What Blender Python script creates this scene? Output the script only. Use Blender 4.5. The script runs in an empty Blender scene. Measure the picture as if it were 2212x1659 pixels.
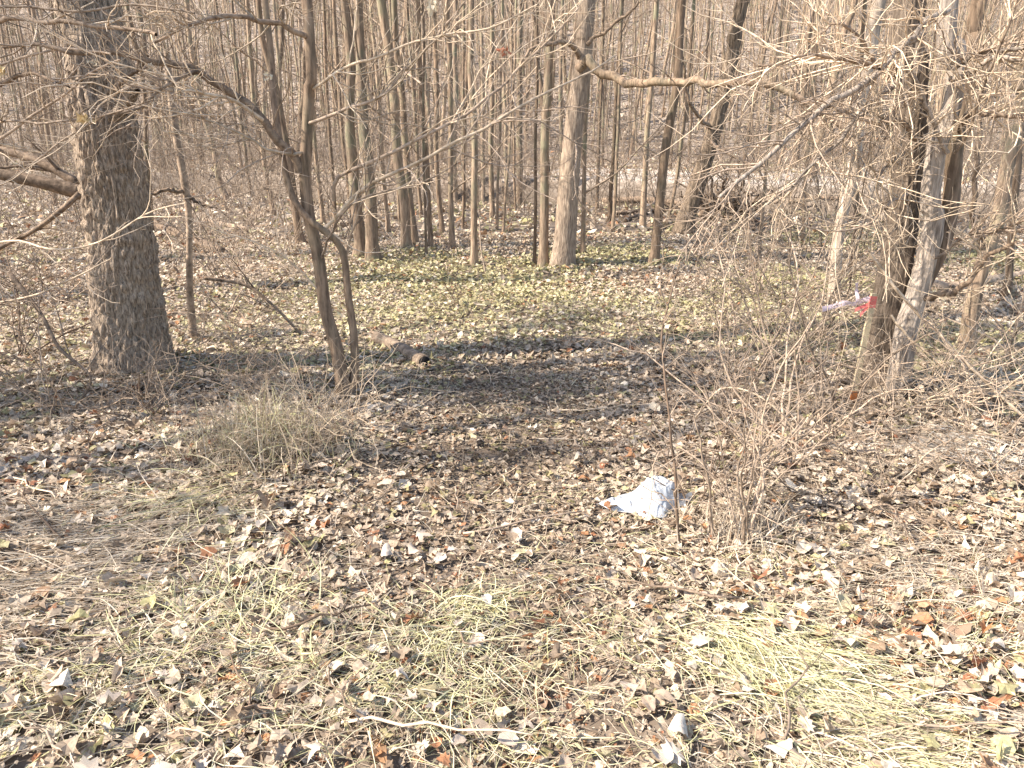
import bpy, math, random
import numpy as np
from mathutils import Vector

RND = random.Random(11)
rng = np.random.default_rng(11)
scene = bpy.context.scene
COL = scene.collection
PI = math.pi

# ------------------------------------------------------------------ camera
CAM = np.array([0.0, 0.0, 1.6]); PITCH = math.radians(18.0)
cam = bpy.data.cameras.new("camera"); cam.lens = 26.0; cam.sensor_width = 36.0
cam.clip_start = 0.05; cam.clip_end = 2000
camo = bpy.data.objects.new("camera", cam); COL.objects.link(camo)
camo.location = CAM; camo.rotation_euler = (PI/2 - PITCH, 0, 0)
scene.camera = camo

# ------------------------------------------------------------------ world, sun, exposure
SUN_AZ = math.radians(-104.0); SUN_EL = math.radians(41.0)     # azimuth from +Y towards +X
w = bpy.data.worlds.new("World"); scene.world = w; w.use_nodes = True
nt = w.node_tree; nt.nodes.clear()
sky = nt.nodes.new("ShaderNodeTexSky"); sky.sky_type = 'NISHITA'; sky.sun_disc = False
sky.sun_elevation = SUN_EL; sky.sun_rotation = SUN_AZ % (2*PI)
bg = nt.nodes.new("ShaderNodeBackground"); bg.inputs[1].default_value = 0.15
wo = nt.nodes.new("ShaderNodeOutputWorld")
nt.links.new(sky.outputs[0], bg.inputs[0]); nt.links.new(bg.outputs[0], wo.inputs[0])
sl = bpy.data.lights.new("sun", 'SUN'); sl.energy = 5.0; sl.angle = math.radians(0.5); sl.color = (1.0, 0.93, 0.83)
so = bpy.data.objects.new("sun", sl); COL.objects.link(so)
sdir = Vector((math.sin(SUN_AZ)*math.cos(SUN_EL), math.cos(SUN_AZ)*math.cos(SUN_EL), math.sin(SUN_EL)))
so.rotation_euler = (-sdir).to_track_quat('-Z', 'Y').to_euler(); so.location = sdir*60
vs = scene.view_settings
vs.view_transform = 'Standard'; vs.look = 'None'; vs.gamma = 1.0; vs.use_curve_mapping = False
vs.exposure = 1.16
scene.cycles.max_bounces = 4; scene.cycles.diffuse_bounces = 2; scene.cycles.glossy_bounces = 2; scene.cycles.transmission_bounces = 3

# ------------------------------------------------------------------ numeric helpers
def _hash(ix, iy, iz, s):
    n = (ix.astype(np.int64)*374761393 + iy.astype(np.int64)*668265263 + iz.astype(np.int64)*1274126177 + s*974634221) & 0xffffffff
    n = ((n ^ (n >> 13)) * 1274126177) & 0xffffffff
    n = ((n ^ (n >> 16)) * 2246822519) & 0xffffffff
    return ((n ^ (n >> 15)) & 0xffffff) / float(0xffffff)
def vn3(x, y, z, s=0):
    x, y, z = np.broadcast_arrays(np.asarray(x, float), np.asarray(y, float), np.asarray(z, float))
    ix, iy, iz = np.floor(x), np.floor(y), np.floor(z)
    fx, fy, fz = x-ix, y-iy, z-iz
    fx = fx*fx*(3-2*fx); fy = fy*fy*(3-2*fy); fz = fz*fz*(3-2*fz)
    out = 0
    for a in (0, 1):
        for b in (0, 1):
            for c in (0, 1):
                out = out + _hash(ix+a, iy+b, iz+c, s)*np.where(a, fx, 1-fx)*np.where(b, fy, 1-fy)*np.where(c, fz, 1-fz)
    return out
def vn(x, y, s=0): return vn3(x, y, 0.0, s)
def fbm(x, y, s=0): return (vn(x, y, s) + .5*vn(x*2.1, y*2.1, s+1) + .25*vn(x*4.3, y*4.3, s+2))/1.75
def sstep(a, b, x):
    t = np.clip((x-a)/(b-a), 0, 1); return t*t*(3-2*t)
def creek_c(x): return np.clip(27.0 - 0.42*x, 19.5, 33.0) + 0.7*np.sin(np.asarray(x)*0.35)
WATER_Z = -0.50
def H(x, y):
    x = np.asarray(x, float); y = np.asarray(y, float)
    s = y - creek_c(x)
    z = 0.10*(fbm(x*.55, y*.55, 3)-.5) + 0.05*(vn(x*2.3, y*2.3, 9)-.5)
    z = z + 0.13*np.exp(-(((x+1.35)/0.75)**2 + ((y-3.75)/0.40)**2))         # grassy hump on the left
    z = z + 0.10*np.exp(-(((x+2.9)/1.0)**2 + ((y-2.9)/0.5)**2))
    z = z + 0.10*np.exp(-(((x+3.0)/0.9)**2 + ((y-5.4)/0.9)**2))             # root mound of the oak
    z = z + 0.10*np.exp(-(((x-2.55)/0.8)**2 + ((y-4.9)/0.7)**2))
    ch = sstep(-6.5, -2.3, s)*(1-sstep(2.2, 3.2, s))
    z = z*(1-ch) - 0.95*ch
    z = z + sstep(2.2, 3.4, s)*(0.18 + 0.25*fbm(x*.3, y*.3, 5))
    hy = np.maximum(y-56+6*(vn(x*.03, y*.02, 8)-.5), 0)
    z = z + np.where(hy < 20, 0.012*hy*hy, 0.012*400 + .42*(hy-20))*(1-sstep(115, 190, y)*0.5)
    return z
F = 26.0/36.0*2212.0
def ray(px, py):
    cx = (px-1106.0)/F; cy = (829.5-py)/F
    f = np.array([0, math.cos(PITCH), -math.sin(PITCH)]); u = np.array([0, math.sin(PITCH), math.cos(PITCH)])
    return np.array([1.0, 0, 0])*cx + u*cy + f
def at(px, py, Y):
    d = ray(px, py); return CAM + d*(Y/d[1])
_TS = 1.006**np.arange(0, 900)
def gp(px, py):
    d = ray(px, py); p = CAM[None]+d[None]*_TS[:, None]
    k = np.nonzero(p[:, 2] <= H(p[:, 0], p[:, 1]))[0]; k = k[0] if len(k) else len(_TS)-1
    ts = np.linspace(_TS[max(k-1, 0)], _TS[k], 9); q = CAM[None]+d[None]*ts[:, None]
    k2 = np.nonzero(q[:, 2] <= H(q[:, 0], q[:, 1]))[0]; return q[k2[0] if len(k2) else -1].copy()
def depth_of(p):
    return float(np.dot(np.asarray(p)-CAM, [0, math.cos(PITCH), -math.sin(PITCH)]))
def wr(wpx, p): return wpx/2.0/F*depth_of(p)        # half of a width seen in the picture, as a radius

# ------------------------------------------------------------------ mesh helpers
class MB:
    """collects vertices, tris and quads as arrays, then becomes ONE mesh"""
    def __init__(s): s.v = []; s.t = []; s.q = []; s.c = []; s.n = 0
    def add(s, V, tris=None, quads=None, col=None):
        V = np.asarray(V, float).reshape(-1, 3)
        if tris is not None and len(tris): s.t.append(np.asarray(tris, np.int64)+s.n)
        if quads is not None and len(quads): s.q.append(np.asarray(quads, np.int64)+s.n)
        s.v.append(V)
        if col is not None: s.c.append(np.asarray(col, float).reshape(-1, 3))
        s.n += len(V)
    def tubes(s, P, Rr, sides=5, twist=True, cap=False):
        """P (T,N,3), Rr (T,N)"""
        P = np.asarray(P, float); Rr = np.asarray(Rr, float)
        if P.ndim == 2: P = P[None]; Rr = Rr[None]
        T, N, _ = P.shape
        if T == 0: return
        tan = np.gradient(P, axis=1); tan /= np.linalg.norm(tan, axis=2, keepdims=True)+1e-9
        mean = P[:, -1]-P[:, 0]; mean = mean/(np.linalg.norm(mean, axis=1, keepdims=True)+1e-9)
        ref = np.where(np.abs(mean[:, 2:3]) < .7, np.array([[0, 0, 1.0]]), np.array([[1.0, 0, 0]]))
        a = np.cross(tan, ref[:, None, :]); a /= np.linalg.norm(a, axis=2, keepdims=True)+1e-9
        b = np.cross(tan, a)
        th = np.arange(sides)*2*PI/sides
        ring = a[:, :, None, :]*np.cos(th)[None, None, :, None] + b[:, :, None, :]*np.sin(th)[None, None, :, None]
        V = P[:, :, None, :] + ring*Rr[:, :, None, None]
        t, n, k = np.meshgrid(np.arange(T), np.arange(N-1), np.arange(sides), indexing='ij')
        i0 = (t*N+n)*sides+k; i1 = (t*N+n)*sides+(k+1) % sides
        q = np.stack([i0, i1, i1+sides, i0+sides], -1).reshape(-1, 4)
        tris = []
        if cap:
            for tt in range(T):
                for base, flip in ((tt*N*sides, 1), ((tt*N+N-1)*sides, 0)):
                    for k2 in range(1, sides-1):
                        tris.append((base, base+k2, base+k2+1) if not flip else (base, base+k2+1, base+k2))
        s.add(V, quads=q, tris=tris if cap else None)
    def build(s, name, mat, parent=None, loc=None, smooth=True):
        V = np.concatenate(s.v) if s.v else np.zeros((0, 3))
        if loc is not None: V = V - np.asarray(loc, float)
        me = bpy.data.meshes.new(name)
        Tn = np.concatenate(s.t) if s.t else np.zeros((0, 3), np.int64)
        Qn = np.concatenate(s.q) if s.q else np.zeros((0, 4), np.int64)
        me.vertices.add(len(V)); me.vertices.foreach_set('co', V.astype(np.float32).ravel())
        loops = np.concatenate([Tn.ravel(), Qn.ravel()]).astype(np.int32)
        tot = np.concatenate([np.full(len(Tn), 3), np.full(len(Qn), 4)]).astype(np.int32)
        st = np.concatenate([[0], np.cumsum(tot)[:-1]]).astype(np.int32) if len(tot) else np.zeros(0, np.int32)
        me.loops.add(len(loops)); me.loops.foreach_set('vertex_index', loops)
        me.polygons.add(len(tot)); me.polygons.foreach_set('loop_start', st)
        me.polygons.foreach_set('loop_total', tot)
        me.polygons.foreach_set('use_smooth', np.full(len(tot), smooth))
        me.update(calc_edges=True)
        if s.c:
            C = np.concatenate(s.c); C4 = np.ones((len(C), 4), np.float32); C4[:, :3] = C
            at_ = me.color_attributes.new('tint', 'FLOAT_COLOR', 'POINT'); at_.data.foreach_set('color', C4.ravel())
        me.materials.append(mat)
        o = bpy.data.objects.new(name, me); COL.objects.link(o)
        if parent is not None: o.parent = parent
        elif loc is not None: o.location = loc
        return o
def tag(o, label=None, cat=None, group=None, kind=None):
    if label: o['label'] = label
    if cat: o['category'] = cat
    if group: o['group'] = group
    if kind: o['kind'] = kind
    return o
def thing(name, loc, label, cat, group=None):
    o = bpy.data.objects.new(name, None); COL.objects.link(o); o.location = Vector([float(c) for c in loc])
    o.empty_display_size = .1
    return tag(o, label, cat, group)
def unit(v): return v/(np.linalg.norm(v, axis=-1, keepdims=True)+1e-9)
def grow(S, D, L, N, wig=.25, trop=(0, 0, 0)):
    """random-walk twigs: S (T,3) D (T,3) L (T,) -> (T,N,3)"""
    S = np.asarray(S, float); D = unit(np.asarray(D, float)); T = len(S)
    P = np.zeros((T, N, 3)); P[:, 0] = S; d = D.copy(); tr = np.asarray(trop, float)
    for i in range(1, N):
        d = unit(d + rng.normal(0, wig, (T, 3)) + tr/N)
        P[:, i] = P[:, i-1] + d*(np.asarray(L)/(N-1))[:, None]
    return P
def spawn(P, Rr, n, lo, hi, ang=(.5, 1.1)):
    """n shoots along each row of paths P"""
    T, N, _ = P.shape
    t = rng.integers(0, T, n); u = rng.uniform(lo, hi, n)*(N-1)
    k = np.minimum(u.astype(int), N-2); f = (u-k)[:, None]
    S = P[t, k]*(1-f) + P[t, k+1]*f
    tan = unit(P[t, k+1]-P[t, k]); perp = unit(np.cross(tan, rng.normal(0, 1, (n, 3))))
    a = rng.uniform(*ang, n)[:, None]
    r = Rr[t, k]*(1-f[:, 0]) + Rr[t, k+1]*f[:, 0]
    return S, tan*np.cos(a)+perp*np.sin(a), r
def spline(pts, n):
    pts = np.asarray(pts, float)
    if len(pts) == 2: return pts[0] + (pts[1]-pts[0])*np.linspace(0, 1, n)[:, None]
    p = np.vstack([2*pts[0]-pts[1], pts, 2*pts[-1]-pts[-2]])
    d = np.concatenate([[0], np.cumsum(np.linalg.norm(np.diff(pts, axis=0), axis=1))]); d /= d[-1]
    out = []
    for u in np.linspace(0, 1, n):
        i = min(np.searchsorted(d, u, side='right')-1, len(pts)-2); i = max(i, 0)
        t = (u-d[i])/(d[i+1]-d[i]+1e-9)
        a, b, c, e = p[i], p[i+1], p[i+2], p[i+3]
        out.append(.5*((2*b)+(-a+c)*t+(2*a-5*b+4*c-e)*t*t+(-a+3*b-3*c+e)*t**3))
    return np.array(out)

# ------------------------------------------------------------------ materials
def newmat(name):
    m = bpy.data.materials.new(name); m.use_nodes = True
    n = m.node_tree; n.nodes.clear()
    out = n.nodes.new('ShaderNodeOutputMaterial'); p = n.nodes.new('ShaderNodeBsdfPrincipled')
    n.links.new(p.outputs[0], out.inputs[0]); p.inputs['Roughness'].default_value = .85
    p.inputs['Specular IOR Level'].default_value = .25
    return m, n, p
def ramp(n, stops, interp='LINEAR'):
    r = n.nodes.new('ShaderNodeValToRGB'); r.color_ramp.interpolation = interp
    e = r.color_ramp.elements
    while len(e) > 1: e.remove(e[0])
    e[0].position = stops[0][0]; e[0].color = (*stops[0][1], 1)
    for pos, c in stops[1:]:
        x = e.new(pos); x.color = (*c, 1)
    return r
def noise_tex(n, scale, detail=4, rough=.6, vec=None):
    t = n.nodes.new('ShaderNodeTexNoise'); t.inputs['Scale'].default_value = scale
    t.inputs['Detail'].default_value = detail; t.inputs['Roughness'].default_value = rough
    if vec is not None: n.links.new(vec, t.inputs['Vector'])
    return t
def bark_mat(name, dark, light, stretch=(26, 26, 4.5), bump=.5, moss=None, mossamt=.0, bdist=.012):
    dark = (dark[0]*1.05, dark[1]*.98, dark[2]*.88); light = (light[0]*1.42, light[1]*1.34, light[2]*1.22)
    m, n, p = newmat(name)
    tc = n.nodes.new('ShaderNodeTexCoord'); mp = n.nodes.new('ShaderNodeMapping')
    mp.inputs['Scale'].default_value = stretch; n.links.new(tc.outputs['Object'], mp.inputs['Vector'])
    a = noise_tex(n, 1.0, 5, .65, mp.outputs[0])
    r = ramp(n, [(.32, dark), (.66, light)]); n.links.new(a.outputs[0], r.inputs[0])
    oi = n.nodes.new('ShaderNodeObjectInfo')
    hs = n.nodes.new('ShaderNodeHueSaturation')
    mr = n.nodes.new('ShaderNodeMapRange'); mr.inputs[3].default_value = .66; mr.inputs[4].default_value = 1.30
    n.links.new(oi.outputs['Random'], mr.inputs[0]); n.links.new(mr.outputs[0], hs.inputs['Value'])
    n.links.new(r.outputs[0], hs.inputs['Color'])
    last = hs.outputs[0]
    if moss:
        b = noise_tex(n, 2.2, 4, .6, tc.outputs['Object'])
        rr = ramp(n, [(.48, (0, 0, 0)), (.68, (mossamt,)*3)]); n.links.new(b.outputs[0], rr.inputs[0])
        mx = n.nodes.new('ShaderNodeMixRGB'); mx.inputs[2].default_value = (*moss, 1)
        n.links.new(rr.outputs[0], mx.inputs[0]); n.links.new(last, mx.inputs[1]); last = mx.outputs[0]
    n.links.new(last, p.inputs['Base Color'])
    bp = n.nodes.new('ShaderNodeBump'); bp.inputs['Strength'].default_value = bump; bp.inputs['Distance'].default_value = bdist
    n.links.new(a.outputs[0], bp.inputs['Height']); n.links.new(bp.outputs[0], p.inputs['Normal'])
    return m
M = {}
M['oak'] = bark_mat('oak bark', (.09, .068, .053), (.36, .29, .23), (95, 95, 26), 1.0)
M['bark'] = bark_mat('grey brown bark', (.115, .083, .060), (.29, .22, .165), (40, 40, 5), .5, (.22, .25, .15), .6)
M['bark2'] = bark_mat('brown bark', (.085, .060, .043), (.235, .172, .125), (36, 36, 6), .6, (.17, .19, .12), .3)
M['ridged'] = bark_mat('ridged pale bark', (.085, .064, .05), (.27, .215, .17), (70, 70, 8), 1.0)
M['shag'] = bark_mat('shaggy bark', (.06, .042, .03), (.36, .28, .21), (34, 34, 3), 1.0, bdist=.03)
M['pale'] = bark_mat('peeled pale wood', (.26, .205, .165), (.56, .47, .39), (30, 30, 4), .5)
M['greybark'] = bark_mat('pale grey bark', (.13, .108, .092), (.36, .31, .27), (60, 60, 7), .8)
M['limb'] = bark_mat('limb bark', (.10, .073, .055), (.27, .205, .155), (30, 30, 30), .5)
M['twig'] = bark_mat('twig bark', (.16, .125, .10), (.36, .285, .225), (20, 20, 20), .3)
M['paletwig'] = bark_mat('pale twig bark', (.34, .27, .20), (.56, .46, .36), (20, 20, 20), .3)
M['darktwig'] = bark_mat('dark twig bark', (.06, .042, .032), (.16, .115, .085), (20, 20, 20), .3)
M['deadwood'] = bark_mat('dead wood', (.06, .042, .03), (.23, .17, .125), (24, 24, 24), .7)
M['greylog'] = bark_mat('weathered log bark', (.12, .09, .068), (.33, .255, .195), (18, 18, 18), .8)

def attr_mat(name, rough=.7, trans=.0, spec=.3, vary=.25, nscale=60):
    m, n, p = newmat(name)
    a = n.nodes.new('ShaderNodeAttribute'); a.attribute_name = 'tint'
    tc = n.nodes.new('ShaderNodeTexCoord')
    t = noise_tex(n, nscale, 4, .65, tc.outputs['Object'])
    mr = n.nodes.new('ShaderNodeMapRange'); mr.inputs[1].default_value = .25; mr.inputs[2].default_value = .75
    mr.inputs[3].default_value = 1-vary; mr.inputs[4].default_value = 1+vary
    n.links.new(t.outputs[0], mr.inputs[0])
    mx = n.nodes.new('ShaderNodeVectorMath'); mx.operation = 'SCALE'
    n.links.new(a.outputs['Color'], mx.inputs[0]); n.links.new(mr.outputs[0], mx.inputs['Scale'])
    n.links.new(mx.outputs[0], p.inputs['Base Color'])
    p.inputs['Roughness'].default_value = rough; p.inputs['Specular IOR Level'].default_value = spec
    if trans > 0:
        tr = n.nodes.new('ShaderNodeBsdfTranslucent'); n.links.new(mx.outputs[0], tr.inputs[0])
        ms = n.nodes.new('ShaderNodeMixShader'); ms.inputs[0].default_value = trans
        out = [x for x in n.nodes if x.type == 'OUTPUT_MATERIAL'][0]
        n.links.new(p.outputs[0], ms.inputs[1]); n.links.new(tr.outputs[0], ms.inputs[2]); n.links.new(ms.outputs[0], out.inputs[0])
    return m
M['litter'] = attr_mat('dry leaf litter', .65, .18, .3, .42, 95)
M['grass'] = attr_mat('dry grass', .6, .2, .3, .15)

def leaf_obj_mat():
    m, n, p = newmat('fallen leaf')
    oi = n.nodes.new('ShaderNodeObjectInfo')
    r = ramp(n, [(0, (.50, .40, .31)), (.22, (.58, .48, .38)), (.38, (.40, .30, .215)), (.52, (.50, .41, .32)),
                 (.64, (.36, .17, .085)), (.73, (.62, .53, .43)), (.84, (.27, .175, .115)), (.92, (.48, .40, .24))], 'CONSTANT')
    n.links.new(oi.outputs['Random'], r.inputs[0])
    tc = n.nodes.new('ShaderNodeTexCoord'); t = noise_tex(n, 45, 5, .7, tc.outputs['Object'])
    mr = n.nodes.new('ShaderNodeMapRange'); mr.inputs[1].default_value = .25; mr.inputs[2].default_value = .75
    mr.inputs[3].default_value = .65; mr.inputs[4].default_value = 1.2
    n.links.new(t.outputs[0], mr.inputs[0])
    mx = n.nodes.new('ShaderNodeVectorMath'); mx.operation = 'SCALE'
    n.links.new(r.outputs[0], mx.inputs[0]); n.links.new(mr.outputs[0], mx.inputs['Scale'])
    n.links.new(mx.outputs[0], p.inputs['Base Color']); p.inputs['Roughness'].default_value = .6
    bp = n.nodes.new('ShaderNodeBump'); bp.inputs['Strength'].default_value = .4; bp.inputs['Distance'].default_value = .004
    n.links.new(t.outputs[0], bp.inputs['Height']); n.links.new(bp.outputs[0], p.inputs['Normal'])
    return m
M['leaf'] = leaf_obj_mat()

def ground_mat():
    m, n, p = newmat('leafy soil')
    tc = n.nodes.new('ShaderNodeTexCoord')
    v = n.nodes.new('ShaderNodeTexVoronoi'); v.inputs['Scale'].default_value = 9.0; v.inputs['Randomness'].default_value = 1
    n.links.new(tc.outputs['Object'], v.inputs['Vector'])
    sep = n.nodes.new('ShaderNodeSeparateColor'); n.links.new(v.outputs['Color'], sep.inputs[0])
    r = ramp(n, [(0, (.10, .072, .052)), (.3, (.24, .18, .135)), (.6, (.40, .315, .245)), (1, (.55, .455, .37))])
    n.links.new(sep.outputs[0], r.inputs[0])
    t = noise_tex(n, .9, 5, .65, tc.outputs['Object'])
    r2 = ramp(n, [(.35, (.62, .60, .56)), (.65, (1, 1, 1))]); n.links.new(t.outputs[0], r2.inputs[0])
    mx = n.nodes.new('ShaderNodeMixRGB'); mx.blend_type = 'MULTIPLY'; mx.inputs[0].default_value = 1
    n.links.new(r.outputs[0], mx.inputs[1]); n.links.new(r2.outputs[0], mx.inputs[2])
    a = n.nodes.new('ShaderNodeAttribute'); a.attribute_name = 'tint'      # r: bare soil, g: sand bar
    sa = n.nodes.new('ShaderNodeSeparateColor'); n.links.new(a.outputs['Color'], sa.inputs[0])
    soil = n.nodes.new('ShaderNodeMixRGB'); soil.inputs[2].default_value = (.15, .112, .08, 1)
    n.links.new(sa.outputs[0], soil.inputs[0]); n.links.new(mx.outputs[0], soil.inputs[1])
    s2 = noise_tex(n, 14, 5, .7, tc.outputs['Object'])
    rs = ramp(n, [(.3, (.42, .34, .265)), (.7, (.64, .54, .44))]); n.links.new(s2.outputs[0], rs.inputs[0])
    sand = n.nodes.new('ShaderNodeMixRGB'); n.links.new(sa.outputs[1], sand.inputs[0])
    n.links.new(soil.outputs[0], sand.inputs[1]); n.links.new(rs.outputs[0], sand.inputs[2])
    n.links.new(sand.outputs[0], p.inputs['Base Color']); p.inputs['Roughness'].default_value = .95
    bp = n.nodes.new('ShaderNodeBump'); bp.inputs['Strength'].default_value = .8; bp.inputs['Distance'].default_value = .05
    n.links.new(sep.outputs[1], bp.inputs['Height']); n.links.new(bp.outputs[0], p.inputs['Normal'])
    return m
M['ground'] = ground_mat()
def water_mat():
    m, n, p = newmat('creek water')
    p.inputs['Base Color'].default_value = (.11, .085, .058, 1); p.inputs['Roughness'].default_value = .12
    p.inputs['Specular IOR Level'].default_value = .5
    tc = n.nodes.new('ShaderNodeTexCoord'); t = noise_tex(n, 5, 3, .5, tc.outputs['Object'])
    bp = n.nodes.new('ShaderNodeBump'); bp.inputs['Strength'].default_value = .12; bp.inputs['Distance'].default_value = .03
    n.links.new(t.outputs[0], bp.inputs['Height']); n.links.new(bp.outputs[0], p.inputs['Normal'])
    return m
M['water'] = water_mat()
def flat_mat(name, c, rough=.5, trans=0, spec=.4, ns=30, vary=.1):
    m, n, p = newmat(name)
    tc = n.nodes.new('ShaderNodeTexCoord'); t = noise_tex(n, ns, 4, .6, tc.outputs['Object'])
    r = ramp(n, [(.3, tuple(x*(1-vary) for x in c)), (.7, tuple(min(1, x*(1+vary)) for x in c))])
    n.links.new(t.outputs[0], r.inputs[0]); n.links.new(r.outputs[0], p.inputs['Base Color'])
    p.inputs['Roughness'].default_value = rough; p.inputs['Specular IOR Level'].default_value = spec
    if trans:
        tr = n.nodes.new('ShaderNodeBsdfTranslucent'); n.links.new(r.outputs[0], tr.inputs[0])
        ms = n.nodes.new('ShaderNodeMixShader'); ms.inputs[0].default_value = trans
        out = [x for x in n.nodes if x.type == 'OUTPUT_MATERIAL'][0]
        n.links.new(p.outputs[0], ms.inputs[1]); n.links.new(tr.outputs[0], ms.inputs[2]); n.links.new(ms.outputs[0], out.inputs[0])
    return m
M['bag'] = flat_mat('thin white plastic', (.62, .64, .665), .3, .25, .5, 8, .06)
M['pinktape'] = flat_mat('faded pink tape', (.74, .60, .64), .4, .2)
M['redtape'] = flat_mat('coral red tape', (.78, .20, .17), .4, .15)
M['stake'] = flat_mat('raw pine stake', (.55, .44, .28), .8, 0, .2, 60, .2)
M['stain'] = flat_mat('orange stained wood', (.42, .15, .05), .8, 0, .2, 60, .2)
M['black'] = flat_mat('hollow shade black', (.012, .009, .008), .95)  # near-black that paints the shade inside the hollow log and between roots
M['cutwood'] = flat_mat('weathered cut wood', (.30, .23, .17), .9, 0, .2, 60, .25)

# ------------------------------------------------------------------ ground and creek
def axis(lo, hi, d0, grow_, c=0.0):
    a = [c]; d = d0
    while a[-1] < hi: a.append(a[-1]+d); d *= grow_
    b = [c]; d = d0
    while b[-1] > lo: b.append(b[-1]-d); d *= grow_
    return np.array(sorted(set(b[1:]+a)))
def make_ground():
    xs = axis(-170, 170, .11, 1.022); ys = axis(-40, 210, .10, 1.012, 3.0)
    X, Y = np.meshgrid(xs, ys); Z = H(X, Y)
    nx, ny = len(xs), len(ys)
    j, i = np.meshgrid(np.arange(ny-1), np.arange(nx-1), indexing='ij'); k = j*nx+i
    q = np.stack([k, k+1, k+1+nx, k+nx], -1).reshape(-1, 4)
    s = Y-creek_c(X)
    soil = np.maximum((1-sstep(15, 26, Y))*.8, sstep(-6, -2, s)*(1-sstep(2.4, 3.6, s)))
    sand = sstep(2.9, 3.8, s)*(1-sstep(14, 34, s))*sstep(0, 5, X)*(1-sstep(14, 19, X))*np.clip(.35+fbm(X*.35, Y*.25, 21)*1.0, 0, 1)
    mb = MB(); mb.add(np.stack([X, Y, Z], -1), quads=q, col=np.stack([soil, sand, sand*0], -1))
    g = mb.build('ground', M['ground']); tag(g, 'leaf-strewn woodland floor running down to the creek', 'ground', kind='structure')
    return g
ground = make_ground()
def make_water():
    mb = MB(); xs = np.linspace(-45, 45, 60); c = creek_c(xs)
    V = np.concatenate([np.stack([xs, c-5, xs*0+WATER_Z], -1), np.stack([xs, c+3.4, xs*0+WATER_Z], -1)])
    n = len(xs); i = np.arange(n-1)
    mb.add(V, quads=np.stack([i, i+1, i+1+n, i+n], -1))
    o = mb.build('creek_water', M['water']); tag(o, 'shallow brown creek water below the bright bank', 'creek', kind='structure')
make_water()

# ------------------------------------------------------------------ leaf litter
TAN = np.array([[.52, .42, .335], [.60, .50, .41], [.46, .365, .285], [.36, .275, .205], [.54, .45, .365], [.27, .195, .14],
                [.66, .57, .48], [.74, .65, .55], [.48, .385, .31], [.56, .465, .38], [.42, .33, .26]])
ORG = np.array([[.42, .22, .115], [.37, .18, .10], [.46, .28, .16], [.32, .15, .09], [.40, .25, .16]])
YEL = np.array([[.47, .42, .25], [.42, .38, .205], [.54, .49, .33], [.37, .335, .19]])
def palette(x, y):
    n = len(x)
    c = TAN[rng.integers(0, len(TAN), n)]
    patch = fbm(x*.55+7, y*.55, 31)
    mid = sstep(4.3, 6.3, y)*(1-sstep(16, 22, y))*sstep(-3.6, -.6, x)
    pyel = np.clip(.07 + 0.70*mid*sstep(.36, .62, patch) + .16*sstep(.55, .7, patch), 0, .8)
    porg = .035 + .10*sstep(.6, .75, fbm(x*.9, y*.9, 41)) + .42*np.exp(-(((x-1.45)/.42)**2+((y-2.12)/.30)**2)) + .10*np.exp(-(((x+.1)/.6)**2+((y-1.9)/.5)**2))
    u = rng.uniform(0, 1, n)
    c = np.where((u < pyel)[:, None], YEL[rng.integers(0, len(YEL), n)], c)
    c = np.where((u > 1-porg)[:, None], ORG[rng.integers(0, len(ORG), n)], c)
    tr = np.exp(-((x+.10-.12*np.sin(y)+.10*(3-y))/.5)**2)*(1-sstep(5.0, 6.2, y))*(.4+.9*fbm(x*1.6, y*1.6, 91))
    c = c*(1-.42*np.clip(tr, 0, 1))[:, None]*(1-np.clip(tr, 0, 1)[:, None]*[0, .05, .10])       # trodden leaves of the trail, tinted darker and browner
    return c*rng.uniform(.72, 1.18, (n, 1))*[1.03, .985, .885]
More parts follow.
